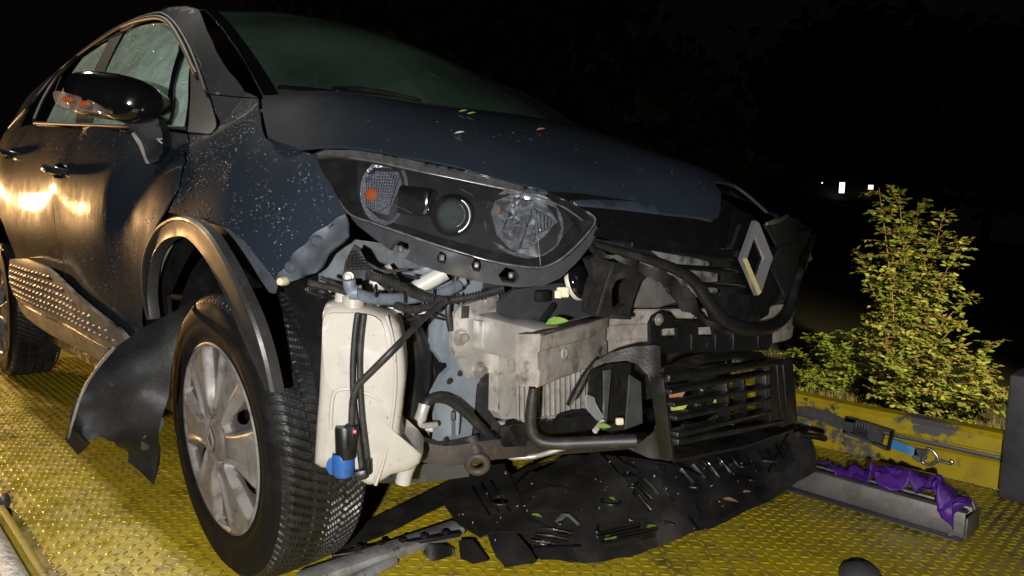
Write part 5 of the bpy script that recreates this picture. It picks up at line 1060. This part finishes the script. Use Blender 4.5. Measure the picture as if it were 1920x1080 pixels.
# purple sling: flat webbing thrown down in folds
PURP = M('purple_cloth', (.075, .016, .21), .5, 0, .4, noise=((.045, .01, .14), 9, .4, .7), bump=(220, .2))
cp = [(1532, 866), (1560, 874), (1585, 886), (1600, 896), (1618, 884), (1640, 876), (1662, 884), (1672, 896), (1690, 884), (1718, 888), (1735, 902), (1748, 914), (1768, 912), (1784, 930), (1790, 955), (1786, 972)]
yo = [.10, .09, .07, .06, .085, .10, .08, .055, .09, .10, .07, .05, .05, .02, -.012, -.016]
Pc = crom(np.array([at(u, v+6, y=c1[1]+yo[i]) for i, (u, v) in enumerate(cp)]), False, 5)
V = []; nw_ = 11
for i, p in enumerate(Pc):
    d_ = nrm(Pc[min(i+1, len(Pc)-1)]-Pc[max(i-1, 0)]); tw = .55*math.sin(i*.33)+.25*math.sin(i*.81+1); s_ = nrm(np.cross(d_, EZ)+EZ*tw)
    for j in range(nw_):
        t = j/(nw_-1)*2-1; V.append(p+s_*t*.042+EZ*(.012*abs(((i*.24+t*.7) % 2)-1)+.006*abs(((i*.5-t*1.3) % 2)-1)))
F = [(i*nw_+j, (i+1)*nw_+j, (i+1)*nw_+j+1, i*nw_+j+1) for i in range(len(Pc)-1) for j in range(nw_-1)]
V = np.array(V); V[:, 2] = np.maximum(V[:, 2], DECK+.012)
cl = mk('purple_sling', V, F, PURP, angle=22); tag(cl, 'crumpled purple webbing sling draped along the steel channel', 'sling')
sm = cl.modifiers.new('thickness', 'SOLIDIFY'); sm.thickness = .003
# ratchet strap on the far rail
st = thing('ratchet_strap', 'blue ratchet strap with black buckle hooked to the yellow far rail', 'strap', at(1640, 815, y=1.2))
SY = 1.205
STR = P3(at(1600, 800, y=SY), at(1740, 850, y=SY), at(1600, 760, y=SY))
WEBB = M('blue_webbing', (.035, .22, .50), .55, noise=((.25, .42, .55), 14, .5, .75), bump=(300, .3)); WEBG = M('dark_webbing', (.045, .045, .048), .6, noise=((.09, .085, .08), 20, .45, .7), bump=(300, .3))
q2 = lambda pts: Z3(1400, 680, pts, 2.7)
sheet('dark_webbing', STR, q2([(255, 225), (300, 222), (420, 250), (520, 300), (510, 345), (430, 320), (330, 280), (260, 262)]), WEBG, st, res=.03, thick=.004)
sheet('blue_webbing', STR, q2([(735, 380), (860, 428), (870, 462), (845, 468), (738, 430)]), WEBB, st, res=.02, thick=.004, off=.012)
sheet('webbing_loop', STR, q2([(858, 428), (920, 440), (915, 485), (850, 468)]), WEBG, st, res=.02, thick=.008, off=.012)
for pts, nm in (([(515, 270), (600, 290), (745, 335), (735, 345), (600, 305), (512, 290)], 'handle'), ([(505, 335), (600, 370), (728, 425), (722, 438), (600, 385), (500, 350)], 'handle'), ([(745, 335), (757, 340), (735, 438), (722, 432)], 'handle_bar'), ([(512, 268), (570, 280), (550, 345), (500, 345)], 'ratchet_frame')):
    sheet(nm, STR, q2(pts), DGREY if nm != 'handle_bar' else BLACK, st, res=.02, off=.030, thick=.022)
for k in range(5): mk('spool_tooth', *frame_bar(STR.p3(1400+(570+k*14)/2.7, 680+(292+k*4)/2.7, .03), STR.p3(1400+(560+k*14)/2.7, 680+(345+k*6)/2.7, .03), .006, .012), DARKM, st)
sheet('spool', STR, q2([(560, 290), (650, 315), (700, 365), (690, 405), (600, 375), (545, 345)]), DGREY, st, res=.02, off=.018, thick=.02)
RING = M('bright_steel', (.62, .60, .56), .25, .9)
tube('steel_ring', [STR.p3(1400+a/2.7, 680+b/2.7, .012) for a, b in ((925, 430), (955, 450), (975, 490), (935, 512), (900, 505), (895, 485), (915, 455), (925, 430))], .0055, RING, st, sides=8)
tube('steel_hook', [STR.p3(1400+a/2.7, 680+b/2.7, .012) for a, b in ((960, 488), (1000, 497), (1035, 508), (1047, 500), (1035, 492))], .0055, RING, st, sides=8)
# dark lump at the bottom edge, hook on the near rail
lp = at(1606, 1078, z=DECK+.002)
V, F = g_lathe([(.052, .0), (.051, .012), (.044, .028), (.028, .038), (.0, .041)], lp-VU*A(1, 1, 0)*.0+VF*A(1, 1, 0)*-.02, EZ, 24)
V = np.array(V); V = V+(.004*np.sin(V*60)); V[:, 2] = np.maximum(V[:, 2], DECK+.002)
tag(mk('rounded_lump', V, F, DGREY), 'dark grey rounded lump on the deck at the bottom right edge', 'stop')
hk_ = at(12, 948, z=DECK+.02)
tag(mk('lashing_hook', *g_tube([hk_+A(-.05, 0, -.015), hk_+A(-.02, -.005, .012), hk_+A(.02, -.01, .012), hk_+A(.04, -.02, -.005)], [.014, .018, .016, .01]), DGREY), 'dark grey lashing hook by the near rail at the left edge', 'hook')

# ================================================================ SURROUNDINGS
FOL = bpy.data.materials.new('shrub_leaf'); FOL.use_nodes = True
def foliage(name, c1, c2, sc=14):
    m = M(name, c1, .5, 0, .4, noise=[(c2, sc, .42, .6), (tuple(x*.4 for x in c1), 6, .48, .7), ((.30, .27, .05), 22, .58, .68)]); t = m.node_tree; b = t.nodes['Principled BSDF']
    tl = t.nodes.new('ShaderNodeBsdfTranslucent'); mx = t.nodes.new('ShaderNodeMixShader'); mx.inputs[0].default_value = .25
    src = b.inputs['Base Color'].links[0].from_socket; t.links.new(src, tl.inputs[0]); t.links.new(b.outputs[0], mx.inputs[1]); t.links.new(tl.outputs[0], mx.inputs[2]); t.links.new(mx.outputs[0], t.nodes['Material Output'].inputs[0]); return m
FOLM = foliage('shrub_leaf_yellowgreen', (.15, .185, .03), (.30, .28, .09)); FOLG = foliage('shrub_leaf_green', (.09, .16, .018), (.16, .20, .035)); BARK = M('reddish_twig', (.14, .07, .035), .7, noise=((.08, .05, .03), 30, .4, .7)); DTREE = foliage('dark_tree_leaf', (.04, .05, .02), (.06, .06, .03), 2)
def shrub(name, label, base, tips, mat, nl, spread, leaf=.062):
    t = thing(name, label, 'shrub', base, 'shrubs on the verge beyond the rail'); sm_ = MB(); lf = MB(); lg_ = MB(); base = np.asarray(base, float)
    for tip in tips:
        tip = np.asarray(tip, float); st_ = base+A(*(rng.normal(size=2)*.06), 0); H = np.linalg.norm(tip-st_)
        mid = st_*.45+tip*.55+A(*(rng.normal(size=2)*.05), 0)-(tip-base)*A(.18, .18, 0); P = crom([st_, mid, tip], False, 10)
        sm_.add(*g_tube(P, np.linspace(.011, .003, len(P)), sides=6, smooth=False))
        n = int(nl*H)
        for k in range(n):
            f_ = rng.uniform(.04, 1)**.85; i = f_*(len(P)-1); p = P[int(i)]; ang = rng.uniform(0, 2*math.pi); L = spread*(1.1-f_*.65)*rng.uniform(.15, 1)**1.2
            d_ = A(math.cos(ang), math.sin(ang), rng.uniform(-.1, 1.1)); q = p+nrm(d_)*L+A(0, 0, -.03)
            if L > .07: sm_.add(*g_tube([p, p*.5+q*.5+A(0, 0, .01), q], [.003, .0025, .0015], sides=4, smooth=False))
            m_ = max(1, int(L/.045))
            for j in range(m_+1):
                c = p+(q-p)*(j+.6)/(m_+.6); sd = nrm(np.cross(d_, EZ))
                for s in (-1, 1):
                    ax_ = nrm(sd*s*.8+nrm(d_)*.5+A(0, 0, rng.uniform(-.45, .1))+rng.normal(size=3)*.2); l_ = leaf*rng.uniform(.5, 1.3)
                    upv = EZ+rng.normal(size=3)*.35-VF*.35
                    V, F = leaf_geo(c+ax_*l_*.55, ax_, upv, l_, l_*.55, .12); (lg_ if rng.random() < .38 else lf).add(V, F)
    sm_.build('stems', BARK, t); lf.build('crown', mat, t, angle=180); lg_.build('crown', FOLG, t, angle=180); return t
B0 = at(1690, 770, z=GZ); D0 = np.linalg.norm(B0-CAM)
def tipat(u, v, dz=0.): return at(u, v, y=B0[1]+dz)
shrub('tall_shrub', 'tall upright shrub with small yellow-green leaves lit beyond the far rail', B0, [tipat(u, v, rng.uniform(-.35, .35)) for u, v in ((1648, 352), (1684, 350), (1722, 378), (1772, 390), (1803, 446), (1602, 466), (1660, 430), (1745, 450), (1826, 545), (1625, 520), (1700, 480), (1780, 520), (1690, 430), (1630, 590), (1760, 590), (1710, 560), (1800, 600), (1660, 620), (1740, 650), (1620, 660), (1690, 690))], FOLM, 50, .36, .060)
B1 = at(1560, 735, z=GZ); shrub('low_shrub', 'low sprawling shrub left of the tall one beside the car nose', B1, [tipat(u, v, rng.uniform(-.4, .2)) for u, v in ((1490, 655), (1515, 640), (1540, 625), (1568, 650), (1600, 640), (1625, 615), (1500, 700), (1590, 690), (1550, 690), (1630, 690))], FOLG, 48, .36, .060)
B2 = at(1790, 785, z=GZ); shrub('low_shrub', 'low shrub right of the tall one with a long drooping branch', B2, [tipat(u, v, rng.uniform(-.5, .0)) for u, v in ((1862, 640), (1800, 640), (1832, 680), (1872, 725), (1886, 752), (1760, 670), (1720, 690), (1690, 705), (1840, 750), (1780, 720), (1740, 730), (1815, 735))], FOLM, 48, .36, .060)
# grass verge
gb = MB(); GV = []; GF = []
N = 26000; gx = rng.uniform(-3.5, 4.0, N); gy = 2.2+6.5*rng.random(N)**1.3
hh = rng.uniform(.05, .16, N)*(.7+.6*np.sin(gx*3)*np.sin(gy*2.3)); an = rng.uniform(0, 2*math.pi, N); ln = rng.uniform(.2, .9, N)*hh
b_ = np.stack([gx, gy, np.full(N, GZ)], 1); sd = np.stack([np.cos(an), np.sin(an), np.zeros(N)], 1)*.004; tp = b_+np.stack([np.cos(an+1.5)*ln, np.sin(an+1.5)*ln, hh], 1)
V = np.stack([b_-sd, b_+sd, tp], 1).reshape(-1, 3); F = np.arange(3*N).reshape(-1, 3)
GRASS = M('verge_grass', (.075, .075, .022), .7, noise=[((.14, .11, .045), 6, .4, .65), ((.05, .075, .015), 2, .5, .7)])
stuff(mk('grass', V, F.tolist(), GRASS, smooth=False), 'short rough grass of the verge beyond the rail', 'grass')
# far trees and a far house with two lit windows
def far_tree(label, u, d, h, r, k):
    p = at(u, 400, d=d); p[2] = GZ; t = thing('far_tree', label, 'tree', p, 'dark trees behind the car')
    tr = MB(); tr.add(*g_tube([p, p+A(.1, 0, h*.5), p+A(-.1, .1, h*.85)], [.28, .2, .06], sides=8)); lf = MB()
    cl_ = [p+A(*(rng.normal(size=2)*r*.5), h*rng.uniform(.4, 1.)) for _ in range(14)]
    for c in cl_: tr.add(*g_tube([p+A(0, 0, h*.45), c], [.09, .03], sides=5, smooth=False))
    for i in range(k):
        c = cl_[i % 14]+rng.normal(size=3)*A(1, 1, .8)*r*.25; V, F = leaf_geo(c, rng.normal(size=3), rng.normal(size=3), .5*d/22, .36*d/22, .1); lf.add(V, F)
    tr.build('trunk', BARK, t); lf.build('crown', DTREE, t, angle=180)
far_tree('dark tree silhouette above the windscreen', 760, 20, 9.5, 3.0, 3200)
far_tree('dark tree silhouette above the middle of the bonnet', 1010, 24, 11.0, 3.4, 3400)
far_tree('dark tree silhouette behind the car nose', 1230, 22, 7.5, 2.4, 3200)
far_tree('dark tree silhouette behind the distant house', 1600, 48, 15., 5.5, 3600)
far_tree('dark tree silhouette at the far right behind the shrub', 1850, 44, 13., 4.5, 3400)
WARMW = M('lit_window', (.8, .8, .75), .5, em=((1, .95, .82), 2.2)); DWALL = M('dark_render', (.03, .028, .026), .8, noise=((.02, .02, .02), 3, .4, .6))
hc = at(1610, 352, d=34.)
house = thing('far_house', 'dark distant house with two lit windows above the shrub', 'house', (hc[0], hc[1], GZ))
hr = nrm(VR*A(1, 1, 0)); hd = nrm(VF*A(1, 1, 0))
mk('wall', *g_box(A(hc[0], hc[1], GZ+1.5)+hd*2.6, (hr, hd, EZ), (9, 5, 3.0), .02), DWALL, house)
mk('roof', [A(hc[0], hc[1], GZ+3)+hr*a+hd*(2.6+b)+EZ*c for a, b, c in ((-4.7, -2.8, 0), (4.7, -2.8, 0), (4.7, 2.8, 0), (-4.7, 2.8, 0), (-4.7, 0, 2), (4.7, 0, 2))], [(0, 1, 5, 4), (2, 3, 4, 5), (0, 4, 3), (1, 2, 5)], DWALL, house, smooth=False)
for (u, v, w_, h_) in ((1578, 352, .26, .50), (1632, 351, .24, .20), (1541, 343, .06, .06)):
    c = at(u, v, d=34.); wn = mk('window', *g_box(c, (hr, hd, EZ), (w_, .06, h_), .005), WARMW, house)
    fr_ = MB()
    for s in (-1, 1): fr_.add(*g_box(c+hr*s*(w_/2+.03), (hr, hd, EZ), (.05, .10, h_+.1), 0)); fr_.add(*g_box(c+EZ*s*(h_/2+.025), (hr, hd, EZ), (w_, .10, .05), 0))
    fr_.build('window_frame', DWALL, wn, smooth=False)

# ================================================================ RAIN DROPS on the bodywork
DROP = M('rain_drop', (.9, .92, .95), .03, 0, .5, trans=.85)
ico = bmesh.new(); bmesh.ops.create_icosphere(ico, subdivisions=1, radius=1); ico.verts.ensure_lookup_table()
IV = np.array([tuple(v.co) for v in ico.verts]); IF = [[v.index for v in f.verts] for f in ico.faces]; ico.free()
def drops(name, S, polys, n, r0, r1, off, parent, fn=None):
    b = MB()
    for poly, w_ in polys:
        pl = np.array(S.outline(poly)); mn, mx = pl.min(0), pl.max(0); k = 0; q = rng.random((int(n*w_*4), 2))*(mx-mn)+mn; q = q[pip(q, pl)]; q = q[(np.sin(q[:, 0]*17+2.2*np.sin(q[:, 1]*23))*np.sin(q[:, 1]*19+1.7*np.sin(q[:, 0]*29))+rng.normal(size=len(q))*.45) > -.05][:int(n*w_)]
        if not len(q): continue
        e = fn(q) if fn else 0.
        c = S.pt(q, off)+np.asarray(e+np.zeros(len(q)))[:, None]*S.n
        du_ = S.pt(q+A(.002, 0), off)-S.pt(q, off); dv_ = S.pt(q+A(0, .002), off)-S.pt(q, off); nn = np.cross(du_, dv_); nn /= np.linalg.norm(nn, axis=1)[:, None]
        for p, m_ in zip(c, nn):
            r_ = r0+(r1-r0)*rng.random()**2.5; a = nrm(np.cross(m_, EX)); bb = np.cross(m_, a)
            b.add(p+(IV[:, :1]*a+IV[:, 1:2]*bb*rng.uniform(.8, 1.5)+IV[:, 2:]*m_*.55)*r_, IF)
    return stuff(b.build(name, DROP, parent, angle=180))
FEN = [(394, 178), (484, 185), (497, 258), (590, 290), (650, 402), (524, 533), (461, 455), (400, 420), (316, 398), (354, 252)]
drops('rain_drops', SIDE, [(FEN, 1.), ([(312, 27), (391, 175), (470, 178), (400, 90), (371, 30)], .35), ([(60, 240), (345, 252), (340, 330), (300, 400), (270, 480), (265, 590), (150, 520), (60, 440), (20, 330)], 1.6)], 1200, .0005, .0018, .0005, car)
drops('rain_drops', SIDE, [(gl, .6), ([(203, 73), (135, 233), (80, 231), (125, 142)], .5), ([(341, 101), (353, 123), (342, 238), (309, 238)], .2)], 2400, .0008, .0025, -.0107, car)
drops('rain_drops', HOOD, [([(490, 190), (560, 275), (760, 292), (1050, 362), (1330, 405), (1340, 330), (1100, 270), (800, 222), (600, 195)], 1.)], 150, .0004, .0012, .0006, car)
